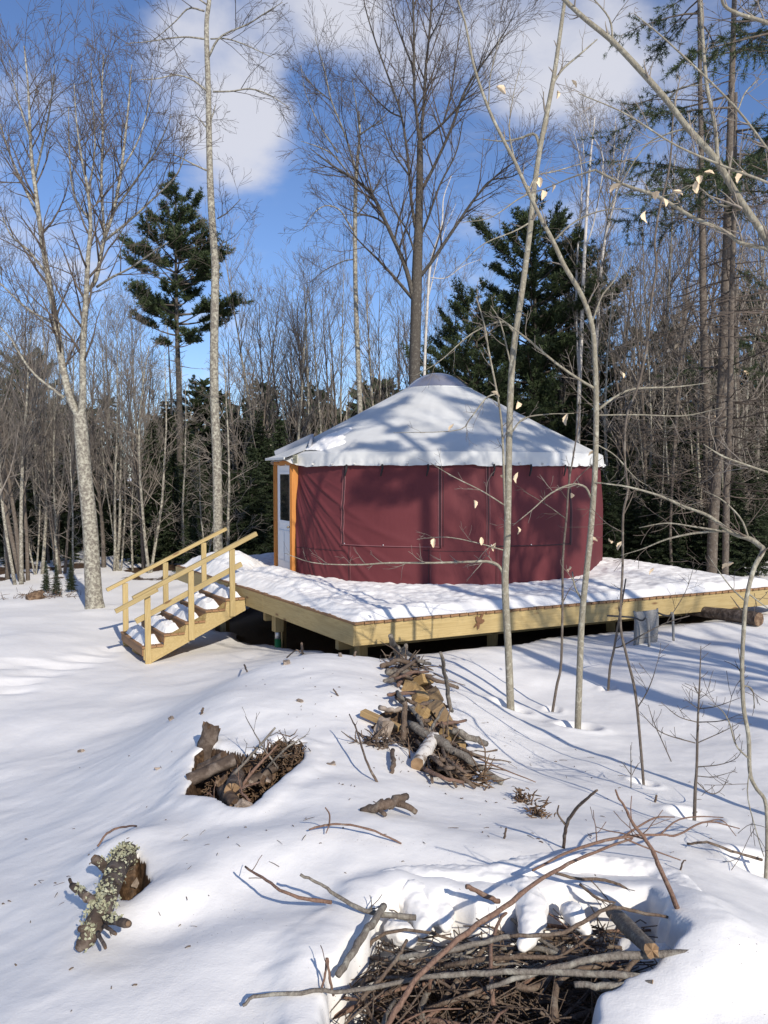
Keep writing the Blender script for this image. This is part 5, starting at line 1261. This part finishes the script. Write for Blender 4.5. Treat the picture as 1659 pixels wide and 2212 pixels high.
for i in range(26):
    u = RN.random(); px_ = 470+u*150+RN.uniform(-20,20); py_ = 1735-u*95+RN.uniform(-22,22)
    chunk('broken scrap of brown bark among the rotten wood in the hollow', px_, py_, RN.uniform(-.09,-.01), RN.uniform(16,36), RN.uniform(8,14), RN.uniform(5,9), (RN.uniform(-50,50), RN.uniform(-50,50), RN.uniform(0,180)), RN.choice((ROT,PALEBARK,LOGBARK,ROT)), 'bark_scrap', cat='bark', jag=.18, group='bark scraps in the hollow')
# ---- pile of offcuts, logs and sticks running up to the deck corner
logpiece('white birch log half buried in the wood pile', (934,1592,.12), (904,1652,.04), 30, BIRCHLOG, CUT, name='birch_log', lumps=.24, seed=11)
stick('grey forked branch standing at the top of the wood pile by the deck corner', [(864,1425,.0,17),(858,1405,.10,16),(848,1390,.2,14),(845,1376,.3,11)], STICK_GREY, name='branch', twigs=0, cat='branch', child_limbs=[[(862,1418,.06,12),(874,1408,.13,11),(877,1394,.22,9)],[(862,1420,.04,8),(868,1402,.15,6),(880,1396,.2,4)]])
PILE = [
 ([(835,1453,.06,17),(883,1452,.08,16)],STICK_GREY,'short grey log near the top of the wood pile'),
 ([(893,1452,.08,10),(940,1468,.10,9),(989,1485,.06,7)],STICK,'long dark stick pointing right from the top of the pile'),
 ([(953,1411,.62,8),(963,1470,.30,9),(975,1538,.0,10)],STICK_GREY,'straight weathered stake standing upright right of the pile'),
 ([(874,1514,.30,12),(873,1560,.14,13),(870,1602,.0,13)],STICK,'thick dark stub standing upright in the middle of the pile'),
 ([(883,1562,.12,19),(960,1610,.12,20),(1030,1655,.08,19),(1085,1686,.03,15)],STICK_GREY,'longest grey pole slanting down right out of the pile'),
 ([(975,1577,.12,16),(1015,1592,.12,16),(1051,1608,.05,13)],STICK_GREY,'mossy broken stick pointing right below the offcuts'),
 ([(985,1612,.08,7),(1037,1634,.08,6),(1104,1646,.04,2.5)],STICK,'thin stick with a fine tip running right from the pile'),
 ([(994,1618,.05,5),(1060,1650,.06,4),(1157,1689,.02,2)],STICK_RED,'thin reddish twig trailing far right from the pile'),
 ([(754,1543,.22,2.5),(770,1575,.18,4),(790,1640,.10,5),(814,1690,.0,6)],STICK,'bent bare twig standing in the snow left of the pile'),
 ([(826,1438,.05,11),(860,1428,.09,10),(900,1436,.07,9)],STICK,'dark stick across the top of the pile'),
 ([(838,1470,.03,10),(870,1445,.12,9),(905,1420,.12,6)],STICK,'dark stick crossing upward near the deck corner'),
 ([(860,1480,.03,9),(880,1455,.1,8),(925,1452,.1,6)],STICK_RED,'reddish stick under the deck corner'),
 ([(870,1405,.15,10),(905,1428,.12,9),(930,1432,.08,7)],STICK_GREY,'grey stick lying under the deck edge'),
 ([(900,1600,.05,9),(920,1630,.08,8),(935,1690,.02,7)],STICK,'dark stick beside the birch log'),
 ([(945,1640,.08,12),(990,1672,.06,11),(1025,1700,.02,8)],STICK,'dark stick at the lower end of the pile'),
 ([(918,1662,.05,9),(960,1680,.07,9),(1000,1690,.03,7)],STICK_RED,'reddish stick at the lower end of the pile'),
 ([(955,1610,.1,8),(965,1650,.1,7),(985,1700,.02,6)],STICK,'dark stick hanging down below the offcuts'),
 ([(848,1620,.04,10),(850,1650,.04,10),(845,1672,.0,8)],STICK,'short dark stick poking down left of the birch log'),
 ([(900,1545,.1,8),(925,1580,.12,8),(958,1528,.2,5)],STICK_GREY,'crooked grey stick leaning among the offcuts'),
 ([(820,1530,.06,11),(850,1535,.08,11),(878,1527,.1,9)],PALEBARK,'pale peeled stick lying left of the standing stub'),
 ([(930,1630,.06,14),(955,1650,.08,14),(975,1672,.04,12)],PALEBARK,'pale split stick beside the birch log')]
for i, (poly, mat, lab) in enumerate(PILE): stick(lab, poly, mat, twigs=2 if i in (1,4,6,7,8,12) else 0)
OFF = [(893,1492,.03,46,30,26,(10,30,25),'big split lumber offcut high in the pile'),(915,1470,.05,34,26,20,(-20,15,60),'lumber offcut under the long dark stick'),(934,1506,.03,38,26,28,(15,-20,-20),'squarish lumber offcut by the upright stake'),(917,1545,.05,44,32,26,(0,35,30),'lumber offcut left of the tallest one'),(955,1550,.07,30,30,72,(10,-30,20),'tallest lumber offcut standing on end'),(968,1590,.04,40,24,30,(25,10,50),'splintered lumber offcut below the tallest one'),(885,1462,.0,26,20,22,(0,40,10),'small lumber offcut beneath the top sticks'),(905,1512,.0,30,22,36,(30,20,0),'lumber offcut wedged in the middle of the pile'),(990,1606,.02,30,18,16,(10,15,-30),'low dark-ended offcut right of the birch log'),(848,1458,.0,24,20,20,(10,20,20),'offcut half buried at the left top of the pile')]
for px, py, li, a, b, c, rot, lab in OFF: chunk(lab, px, py, li, a, b, c, (rot[0]+RN.uniform(-12,12), rot[1]+RN.uniform(-12,12), rot[2]+RN.uniform(-30,30)), OFFCUT if RN.random() < .55 else OFFCUT2, 'lumber_offcut', jag=.03)
chunk('long thin board pointing left out of the wood pile', 822, 1556, .05, 98, 20, 13, (0, 12, -32), OFFCUT, 'board', cat='board')
chunk('weathered grey block standing left of the pile', 828, 1575, .05, 30, 24, 44, (8,14,25), PALEBARK, 'wood_block', jag=.12)
tuft('dark root clump poking from the snow left of the birch log', 815,1605,.02, 90,.13, STICK,'root_clump',1.0,.005,.1,box=(.16,.12,.04))
tuft('brown tangle of twigs at the low end of the wood pile', 975,1678,.0, 170,.18, ROT,'twig_tangle',1.0,.0055,.0,box=(.26,.20,.05))
tuft('dark tangle of twigs at the deck corner end of the wood pile', 866,1442,.0, 90,.32, STICK,'twig_tangle',1.0,.008,.05,box=(.34,.3,.08))
tuft('tangle of twigs in the middle of the wood pile', 925,1620,.0, 110,.2, STICK,'twig_tangle',1.0,.006,.1,box=(.26,.3,.05))
stick('short thick bark-covered branch with a forked end lying on the snow', [(782,1752,.0,13),(820,1742,.04,20),(850,1733,.06,21),(880,1722,.07,18)], STICK, name='branch', twigs=0, cat='branch', rough=.18, child_limbs=[[(855,1735,.05,15),(880,1742,.05,14),(899,1755,.03,12)],[(815,1745,.03,10),(832,1760,.02,10)]])
stick('thin curved twig lying on the snow below the forked branch', [(668,1792,.02,4),(700,1783,.04,5),(740,1780,.05,5),(800,1792,.05,5),(868,1822,.01,4)], STICK_RED, twigs=0, name='twig', cat='twig', child_limbs=[[(711,1783,.04,4),(712,1760,.12,3.5),(703,1745,.2,3)],[(711,1783,.04,3),(704,1800,.02,2.5)]])
stick('dark crooked twig standing up at the right of the mound', [(1218,1832,.0,8),(1222,1790,.12,8),(1240,1752,.24,7),(1272,1722,.35,6),(1290,1706,.40,5)], STICK, twigs=0, name='branch', cat='branch', child_limbs=[[(1224,1785,.14,5),(1205,1758,.2,4),(1207,1740,.25,3)]])
tuft('small root clump left of the crooked twig on the mound', 1130,1725,.02, 70,.05, ROT,'root_clump',1.0,.0045,.3,box=(.06,.06,.05))
tuft('small root clump in the snow nearest the crooked twig', 1166,1756,.02, 70,.05, ROT,'root_clump',1.0,.0045,.3,box=(.06,.06,.06))
for px, py, a, lab in ((619,1432,26,'chip of bark near the crest of the mound'),(648,1514,14,'small bark chip on the upper mound'),(712,1653,24,'pale bark chip beside the hollow'),(370,1553,20,'curled tan leaf on the snow at the foot of the mound'),(340,1660,12,'small dark chip left of the hollow'),(735,1416,14,'small bark chip on the crest by the deck corner'),(175,1622,16,'tan leaf lying on the smooth snow at left')):
    chunk(lab, px, py, .01, a, a*.5, a*.35, (RN.uniform(-20,20), RN.uniform(-20,20), RN.uniform(0,180)), PALEBARK, 'bark_chip', cat='chip', jag=.2)
for i, (poly, lab) in enumerate([([(534,1452,.0,4),(528,1436,.08,4)],'tiny twig on the left of the mound crest'),([(653,1412,.0,6),(651,1390,.14,5)],'stubby twig standing on the mound crest'),([(620,1420,.02,3),(640,1404,.1,3),(650,1412,.05,2)],'fine bent twig by the chip on the crest'),([(765,1418,.0,5),(768,1408,.05,5)],'peg of wood on the crest'),([(435,1543,.0,6),(438,1530,.05,5)],'short stub left of the crest'),([(731,1504,.0,4),(720,1488,.04,3)],'short twig on the upper mound'),([(1089,1812,.0,5),(1093,1790,.06,5)],'short dark stub on the right of the mound'),([(1415,1734,.0,5),(1418,1718,.05,5)],'short stub in the snow near the leafless sapling'),([(1470,1880,.0,4),(1475,1862,.05,3),(1482,1858,.06,3)],'short bent twig in the snow at lower right')]):
    stick(lab, poly, STICK, twigs=0, name='twig', cat='twig')

for i in range(34):
    u = RN.random(); cx_ = 870+u*110+RN.uniform(-40,40); cy_ = 1440+u*230+RN.uniform(-14,14); a = RN.uniform(-.5, 1.1); L = RN.uniform(25, 75)
    dx_, dy_ = math.cos(a)*L/2, math.sin(a)*L/2*.7
    stick('dark broken stick among the others in the wood pile', [(cx_-dx_, cy_-dy_, RN.uniform(.02,.12), RN.uniform(5,11)), (cx_, cy_, RN.uniform(.04,.14), RN.uniform(6,11)), (cx_+dx_, cy_+dy_, RN.uniform(0,.1), RN.uniform(3,7))], RN.choice((STICK,STICK,STICK_GREY,STICK_RED)), group='lesser sticks of the wood pile', twigs=0)
# crumbs of bark, needles and bits of twig on the snow
def crumbs():
    tb = Tubes(); rr = random.Random(88)
    spots = [(520,1680,1.0),(930,1560,1.3),(1100,2000,1.2),(240,1920,.7),(700,1600,1.6),(1300,1700,1.6),(900,1800,1.2)]
    for i in range(300):
        px, py, sc = rr.choice(spots); c = T(px, py); x = c.x+rr.gauss(0, .55*sc); y = c.y+rr.gauss(0, .6*sc)
        if y < 2.2 or any(sdist(h[0], np.array([x]), np.array([y]))[0] > -.03 for h in HOLES): continue
        z = H(x, y)+.003; a = rr.uniform(0, 6.28); l = rr.choice((.008,.010,.012,.016,.02,.03,.06)); d = Vector((math.cos(a), math.sin(a), rr.uniform(-.05,.2)))*l; p = Vector((x,y,z))
        r = rr.uniform(.001, .002) if l > .02 else rr.uniform(.0015,.0035); tb.add([p-d/2, p+Vector((0,0,.002)), p+d/2], [r, r, r*.6], 4)
    tag(link('snow_litter', tb.mesh('snow_litter', STICK)), 'crumbs of bark and bits of twig scattered on the snow', None, kind='stuff')
crumbs()
# ---- brush in the hollow at the bottom
BR = [
 ([(830,2225,.0,13),(868,2165,.06,13),(918,2093,.13,12.5),(1016,2009,.20,12),(1100,1952,.24,11),(1177,1893,.24,9),(1261,1851,.22,7),(1366,1812,.2,4)],STICK_RED,'long reddish stick slanting across the whole brush hollow',0),
 ([(1470,1976,.02,11),(1429,1883,.26,10),(1408,1834,.40,9.5),(1376,1792,.52,8),(1352,1750,.62,6),(1328,1705,.72,4)],STICK_RED,'dark red stick standing up from the right rim of the hollow',2),
 ([(529,1872,.14,5),(575,1902,.13,6),(630,1934,.10,7),(715,1949,.06,10)],STICK_RED,'thin stick ending left of the hollow, lower of two',1),
 ([(648,1890,.16,6),(690,1908,.13,7),(728,1935,.10,8),(792,1967,.08,11),(897,1984,.05,14)],STICK_GREY,'grey stick poking left out of the snow cap',1),
 ([(1008,1914,.16,10),(1040,1930,.12,11),(1079,1949,.06,11)],STICK_RED,'short reddish stub sticking out of the snow cap',0),
 ([(1198,1886,.12,6),(1253,1899,.10,7),(1303,1900,.08,7),(1340,1912,.06,6),(1366,1928,.03,4)],STICK,'dark twig lying on the snow cap',2),
 ([(1253,1911,.08,6),(1290,1940,.06,6),(1330,1950,.04,4)],STICK,'dark twig dropping over the rim of the hollow',1),
 ([(526,2172,.03,7),(554,2152,.05,8),(673,2142,.06,9),(778,2138,.05,10),(946,2107,.07,11),(1093,2100,.08,13),(1268,2103,.06,15),(1443,2114,.02,17)],STICK_GREY,'long grey branch along the bottom of the hollow',0),
 ([(1050,2135,.05,10),(1200,2090,.08,14),(1340,2065,.08,17),(1527,2061,.03,18)],STICK_GREY,'thick grey branch running right out of the hollow',0),
 ([(1240,2128,.04,14),(1324,2131,.04,15),(1408,2127,.02,14)],STICK_GREY,'grey stick at the lower right of the hollow',0),
 ([(1100,2022,.10,8),(1198,2019,.12,9),(1261,1991,.14,9),(1324,1960,.12,8),(1400,1975,.06,7),(1463,1985,.02,6)],STICK,'curving brown branch across the right half of the hollow',2),
 ([(840,2070,.06,12),(930,2060,.10,12),(1030,2040,.10,12),(1100,2022,.10,11)],STICK_GREY,'grey branch across the left half of the hollow',0),
 ([(728,2110,.04,16),(765,2050,.08,17),(810,1985,.10,17),(830,1955,.10,15)],STICK_GREY,'thick grey stick along the left rim of the hollow',0),
 ([(780,2160,.03,9),(850,2080,.07,9),(880,2030,.10,7)],STICK,'brown stick leaning on the left rim',0),
 ([(690,2160,.03,5),(703,2100,.10,5),(705,2068,.14,4)],STICK_RED,'thin upright twig at the lower left of the hollow',1),
 ([(720,2150,.03,6),(712,2110,.10,6),(708,2070,.16,5)],STICK_RED,'second thin upright twig at the lower left of the hollow',0)]
for poly, mat, lab, tw in BR: stick(lab, poly, mat, twigs=tw, name='stick', tl=(.06,.22))
stick('forked branch spreading over the snow right of the hollow', [(1150,1880,.14,5),(1230,1840,.16,6),(1294,1819,.16,7),(1347,1808,.15,6),(1426,1803,.13,5),(1466,1803,.12,5),(1525,1775,.14,4),(1598,1790,.1,2)], STICK_RED, name='branch', twigs=3, cat='branch', tl=(.06,.2), child_limbs=[[(1346,1808,.15,5),(1380,1785,.18,4.5),(1417,1766,.2,4),(1457,1765,.18,2.5)],[(1426,1803,.13,4),(1463,1772,.17,3.5),(1510,1764,.17,3),(1562,1766,.14,2)],[(1350,1812,.14,4),(1404,1834,.08,3.5),(1470,1858,.03,2.5)],[(1525,1775,.13,3),(1560,1772,.12,2.5),(1590,1806,.06,1.5)],[(1290,1838,.12,5),(1330,1822,.14,4),(1364,1814,.14,3)]])
stick('bowed dark twig on the snow at the far right', [(1485,1823,.02,5),(1527,1820,.06,6),(1580,1838,.05,6),(1646,1858,.01,6)], STICK, twigs=1, name='twig', cat='twig')
logpiece('broken thick branch with splintered tan end at the right of the hollow', (1322,1968,.02), (1410,2054,.10), 34, STICK_GREY, CUT, name='log', lumps=.12, seed=31, jag=.5)
logpiece('short cut stick with pale end at the lower right of the hollow', (1290,2132,.0), (1412,2126,.05), 18, STICK_GREY, CUT, name='log', lumps=.08, seed=32)
# the mass of lesser sticks: the larger ones singly
poly0 = HOLES[0][0]
def in_hole():
    while True:
        x = RN.uniform(poly0[:,0].min(), poly0[:,0].max()); y = RN.uniform(max(2.12, poly0[:,1].min()), poly0[:,1].max())
        if sdist(poly0, np.array([x]), np.array([y]))[0] > .06: return x, y
for i in range(110):
    x, y = in_hole(); a = RN.gauss(0.25, .55) if RN.random() < .72 else RN.uniform(0, 3.14); L = RN.uniform(.25, .75); dz = RN.uniform(-.12, .10)
    d = Vector((math.cos(a), math.sin(a), dz)); c = Vector((x, y, H(x, y)-RN.uniform(.02, .26)))
    k = 7; pts = []; bend = Vector((RN.gauss(0,.04), RN.gauss(0,.04), RN.gauss(.02,.03)))
    for m in range(k):
        u = m/(k-1)-.5; pts.append(c+d*L*u+bend*(1-4*u*u)+Vector((RN.gauss(0,.004),RN.gauss(0,.004),RN.gauss(0,.004))))
    hh = h_base(np.array([p.x for p in pts]), np.array([p.y for p in pts])); pts = [Vector((p.x, p.y, min(p.z, z+.10))) for p, z in zip(pts, hh)]
    r = RN.choice((.004,.005,.006,.008,.010,.013)); o = thing('stick', 'bare brown stick lying in the tangle of the bottom brush hollow', 'stick', pts[0], group='lesser sticks in the bottom brush hollow')
    tb = Tubes(); tb.add(pts, [r*(1-.5*m/k) for m in range(k)], 6); link('stem', tb.mesh('stem', RN.choice((STICK,STICK_GREY,STICK_RED,STICK)), pts[0]), o)
tb = Tubes()
for i in range(900):
    x, y = in_hole(); d = Vector((RN.gauss(0,1), RN.gauss(0,.7), RN.gauss(.05,.35))).normalized(); L = RN.uniform(.08, .35); c = Vector((x, y, H(x, y)-RN.uniform(.04, .30))); m = Vector((RN.gauss(0,1),RN.gauss(0,1),RN.gauss(0,1)))*.02
    tb.add([c-d*L/2, c+m, c+d*L/2], [.003,.0026,.0015], 3)
tag(link('brush_twigs', tb.mesh('brush_twigs', STICK)), 'fine twigs tangled in the bottom of the brush hollow', None, kind='stuff')
# snow hanging over the rim and lying on the sticks
def snow_blob(label, path, seed, name='snow_clump'):
    """path [(px,py,lift,width px)] -> lumpy soft body"""
    q = [T(px, py, li) for px, py, li, w in path]; rad = [w*p.y/F/2 for (_, _, _, w), p in zip(path, q)]
    n = 22; PP = np.array(crom(q, n)); rr = np.interp(np.linspace(0, len(q)-1, n), range(len(q)), rad)
    t = np.linspace(0, 1, n); rr = rr*np.sqrt(np.clip(np.minimum(t, 1-t)*9, .02, 1)); th = np.linspace(0, 2*np.pi, 28, endpoint=False)
    T_ = np.gradient(PP, axis=0); T_ /= np.linalg.norm(T_, axis=1, keepdims=True)+1e-9; u = np.cross(T_, [.3,.2,.9]); u /= np.linalg.norm(u, axis=1, keepdims=True); v = np.cross(T_, u)
    amp = 1+.30*fbm(np.cos(th)[None]*1.6+seed+t[:,None]*4, np.sin(th)[None]*1.6+seed*2+t[:,None]*3, 3)
    V = PP[:,None]+(u[:,None]*np.cos(th)[None,:,None]+v[:,None]*np.sin(th)[None,:,None])*(rr[:,None]*amp)[:,:,None]
    b = PP[-1]; o = link(name, grid_mesh(name, (V-b).transpose(1,0,2), SNOW, closed_u=True), loc=tuple(b)); tag(o, label, 'snow', 'snow clumps in the brush hollow')
def blob_np(path, seed):
    q = [T(px, py, li) for px, py, li, w in path]; rad = [w*p.y/F/2 for (_, _, _, w), p in zip(path, q)]
    n = 20; PP = np.array(crom(q, n)); rr = np.interp(np.linspace(0, len(q)-1, n), range(len(q)), rad)
    t = np.linspace(0, 1, n); rr = rr*np.sqrt(np.clip(np.minimum(t, 1-t)*9, .02, 1)); th = np.linspace(0, 2*np.pi, 24, endpoint=False)
    T_ = np.gradient(PP, axis=0); T_ /= np.linalg.norm(T_, axis=1, keepdims=True)+1e-9; u = np.cross(T_, [.3,.2,.9]); u /= np.linalg.norm(u, axis=1, keepdims=True); v = np.cross(T_, u)
    amp = 1+.22*fbm(np.cos(th)[None]*1.6+seed+t[:,None]*4, np.sin(th)[None]*1.6+seed*2+t[:,None]*3, 3)
    V = PP[:,None]+(u[:,None]*np.cos(th)[None,:,None]+v[:,None]*np.sin(th)[None,:,None])*(rr[:,None]*amp)[:,:,None]
    idx = np.arange(n*24).reshape(n, 24); nx = np.roll(idx, -1, 1)
    qd = np.stack([idx[:-1], nx[:-1], nx[1:], idx[1:]], -1).reshape(-1,4)
    V = np.concatenate([V.reshape(-1,3), [PP[0], PP[-1]]]); tri = np.concatenate([np.stack([nx[0], idx[0], np.full(24, n*24)], -1), np.stack([idx[-1], nx[-1], np.full(24, n*24+1)], -1)])
    return V, qd, tri
def snow_mass(label, paths, seed, vox=.011):
    VV = []; Q = []; Tr = []; off = 0
    for i, p in enumerate(paths):
        V, q, t = blob_np(p, seed+i*3.1); VV.append(V); Q.append(q+off); Tr.append(t+off); off += len(V)
    V = np.concatenate(VV); b = V.mean(0)
    o = link('snow_clump', mesh_np('snow_clump', V-b, [np.concatenate(Q), np.concatenate(Tr)], SNOW), loc=tuple(b)); tag(o, label, 'snow', 'snow clumps in the brush hollow')
    m = o.modifiers.new('merge', 'REMESH'); m.mode = 'VOXEL'; m.voxel_size = vox; m.use_smooth_shade = True
    m = o.modifiers.new('soften', 'SMOOTH'); m.iterations = 10; m.factor = .6
    tx = bpy.data.textures.new('snowlump', 'CLOUDS'); tx.noise_scale = .055; tx.noise_depth = 2
    t2 = bpy.data.textures.new('snowgrain', 'CLOUDS'); t2.noise_scale = .018; t2.noise_depth = 2
    m = o.modifiers.new('grain', 'DISPLACE'); m.texture = t2; m.strength = .009; m.mid_level = .5; m.texture_coords = 'LOCAL'
    m = o.modifiers.new('lumps', 'DISPLACE'); m.texture = tx; m.strength = .022; m.mid_level = .5; m.texture_coords = 'LOCAL'
    return o
snow_mass('thick cap of snow drooping over the brush hollow in long lobes', [
 [(770,1960,-.03,70),(830,1925,-.04,90),(900,1930,-.05,110),(980,1925,-.05,110),(1060,1925,-.05,110),(1140,1915,-.05,120),(1230,1895,-.05,110),(1330,1905,-.05,100),(1430,1915,-.05,95),(1490,1960,-.05,90),(1510,2020,-.06,90)],
 [(880,1930,-.02,100),(905,1955,-.02,84),(914,1985,-.01,54),(908,2025,-.01,26)],
 [(935,1940,-.02,80),(955,1972,-.01,54),(966,2010,-.01,26)],
 [(1115,1925,-.02,100),(1140,1950,.0,88),(1148,1985,.01,66),(1142,2020,.0,44),(1118,2060,-.02,26)],
 [(980,1935,-.02,80),(1030,1955,-.02,80),(1080,1940,-.02,60)],
 [(1180,1915,-.03,90),(1210,1935,-.03,60),(1230,1945,-.03,40)],
 [(770,1965,-.03,60),(745,2020,-.04,70),(715,2080,-.05,70),(690,2140,-.06,70)]], 1)
snow_mass('small lump of snow caught on sticks right of the longest lobe', [[(1222,1958,.01,30),(1240,1975,.03,46),(1254,2004,.0,34)],[(1235,1985,.0,30),(1262,2005,-.02,34),(1270,2030,-.04,20)]], 5, .008)
snow_mass('small lump of snow low in the left half of the hollow', [[(835,2000,-.04,40),(870,2020,-.03,50),(900,2040,-.05,30)]], 6, .008)
snow_mass('flat snow patch beneath the sticks at the right of the hollow', [[(1330,2078,-.12,90),(1400,2085,-.12,100),(1465,2075,-.10,80)]], 7)

# ------------------------------------------------------------------ half-buried patio chair by the deck
def chair():
    q = T(1392, 1392); Z = q.y; base = q.copy(); o = thing('patio_chair', 'grey mesh patio chair half buried in snow beside the deck', 'chair', base)
    MESH = m_mottle('chair_mesh', [(.3,(.20,.195,.185)),(.7,(.30,.29,.275))], 40, .8, .3, .003); FR = material('chair_frame', (.27,.26,.24), .45, Metallic=.3); DK = material('chair_arm', (.06,.055,.05), .5)
    def pp(px, py, dz=0): return P(px, py, Z+dz)-base
    # sling back: curved sheet with thickness
    U, V_ = np.meshgrid(np.linspace(0,1,14), np.linspace(0,1,18), indexing='ij')
    top = [pp(1370,1322,-.02), pp(1420,1316,.12)]; bot = [pp(1369,1392,-.05), pp(1415,1396,.10)]; W = np.zeros(U.shape+(3,))
    for a in range(14):
        for b in range(18):
            u, v = U[a,b], V_[a,b]; p = (top[0].lerp(top[1], u)).lerp(bot[0].lerp(bot[1], u), v); p = p+Vector((0,-1,0))*(-.05*math.sin(u*3.14)+.05*math.sin(v*3.14))+Vector((0,0,1))*(-.015*math.sin(u*3.14)*(1-v)); W[a,b] = p
    th = W+np.array([0,.012,0]); me = grid_mesh('backrest', W, MESH); s_ = link('backrest', me, o)
    sol = s_.modifiers.new('thick', 'SOLIDIFY'); sol.thickness = .014
    def tube(name, pts, r, mat):
        tb = Tubes(); n = len(pts)*4; tb.add([Vector(p) for p in crom(pts, n)], [r]*n, 8); return link(name, tb.mesh(name, mat), o)
    tube('back_frame', [pp(1370,1320,-.03), pp(1372,1345,-.03), pp(1370,1398,-.05)], .014, FR); tube('back_frame', [pp(1420,1314,.13), pp(1421,1345,.12), pp(1417,1398,.10)], .014, FR)
    tube('arm', [pp(1312,1330,-.12), pp(1360,1333,-.1), pp(1374,1336,-.1), pp(1384,1340,-.14), pp(1390,1339,-.2), pp(1396,1333,-.22)], .013, DK); tube('arm', [pp(1420,1323,.12), pp(1432,1328,.08), pp(1444,1330,.05), pp(1452,1326,.02)], .013, DK)
    tube('leg', [pp(1394,1333,-.22), pp(1398,1335,-.22), pp(1401,1360,-.2), pp(1402,1396,-.2)], .02, FR); tube('leg', [pp(1449,1325,.03), pp(1453,1327,.03), pp(1454,1350,.03), pp(1455,1384,.03)], .019, FR)
    return o
chair()
logpiece('dark log lying in the snow by the deck edge at right', (1445,1312,.10), (1640,1338,.12), 26, LOGBARK, ROT, name='fallen_log', lumps=.12, seed=41)
logpiece('dark log lying in the snow behind the stairs', (372,1338,.10), (460,1322,.10), 26, LOGBARK, ROT, name='fallen_log', lumps=.12, seed=42)
logpiece('small brown stump by the fir seedlings at the far left', (60,1296,.0), (92,1283,.12), 22, ROT, ROT, name='stump', lumps=.3, seed=43, cat='stump', jag=.5)
tuft('dead brown leaves round the small stump at far left', 85,1290,.0, 160,.28, ROT,'dead_brush',1.0,.006,.3,box=(.9,.5,.1))
def oak_leaf():
    q = st(1.93, -.012, .0); q.z = DECK_Z-.14; V = []; n = 24
    for i in range(n):
        a = i/n*6.283; rr = .075*(1+.45*math.cos(a*5))*(1 if math.cos(a) > -.2 else .8); V.append((rr*math.sin(a)*.8, -.004*math.cos(a*3), rr*math.cos(a)*1.5))
    bm = bmesh.new(); f = bm.faces.new([bm.verts.new(v) for v in V]); r_ = bmesh.ops.extrude_face_region(bm, geom=[f]); bmesh.ops.translate(bm, vec=(0,.003,0), verts=[g for g in r_['geom'] if isinstance(g, bmesh.types.BMVert)])
    bmesh.ops.triangulate(bm, faces=bm.faces[:]); o = link('oak_leaf', bm_mesh('oak_leaf', bm, material('oak_leaf', (.16,.075,.03), .7))); o.location = q-ND*0-LD*.012; o.rotation_euler = (0, .5, math.atan2(RD.y, RD.x)); tag(o, 'dead brown oak leaf stuck on the front board of the deck', 'leaf')
oak_leaf()
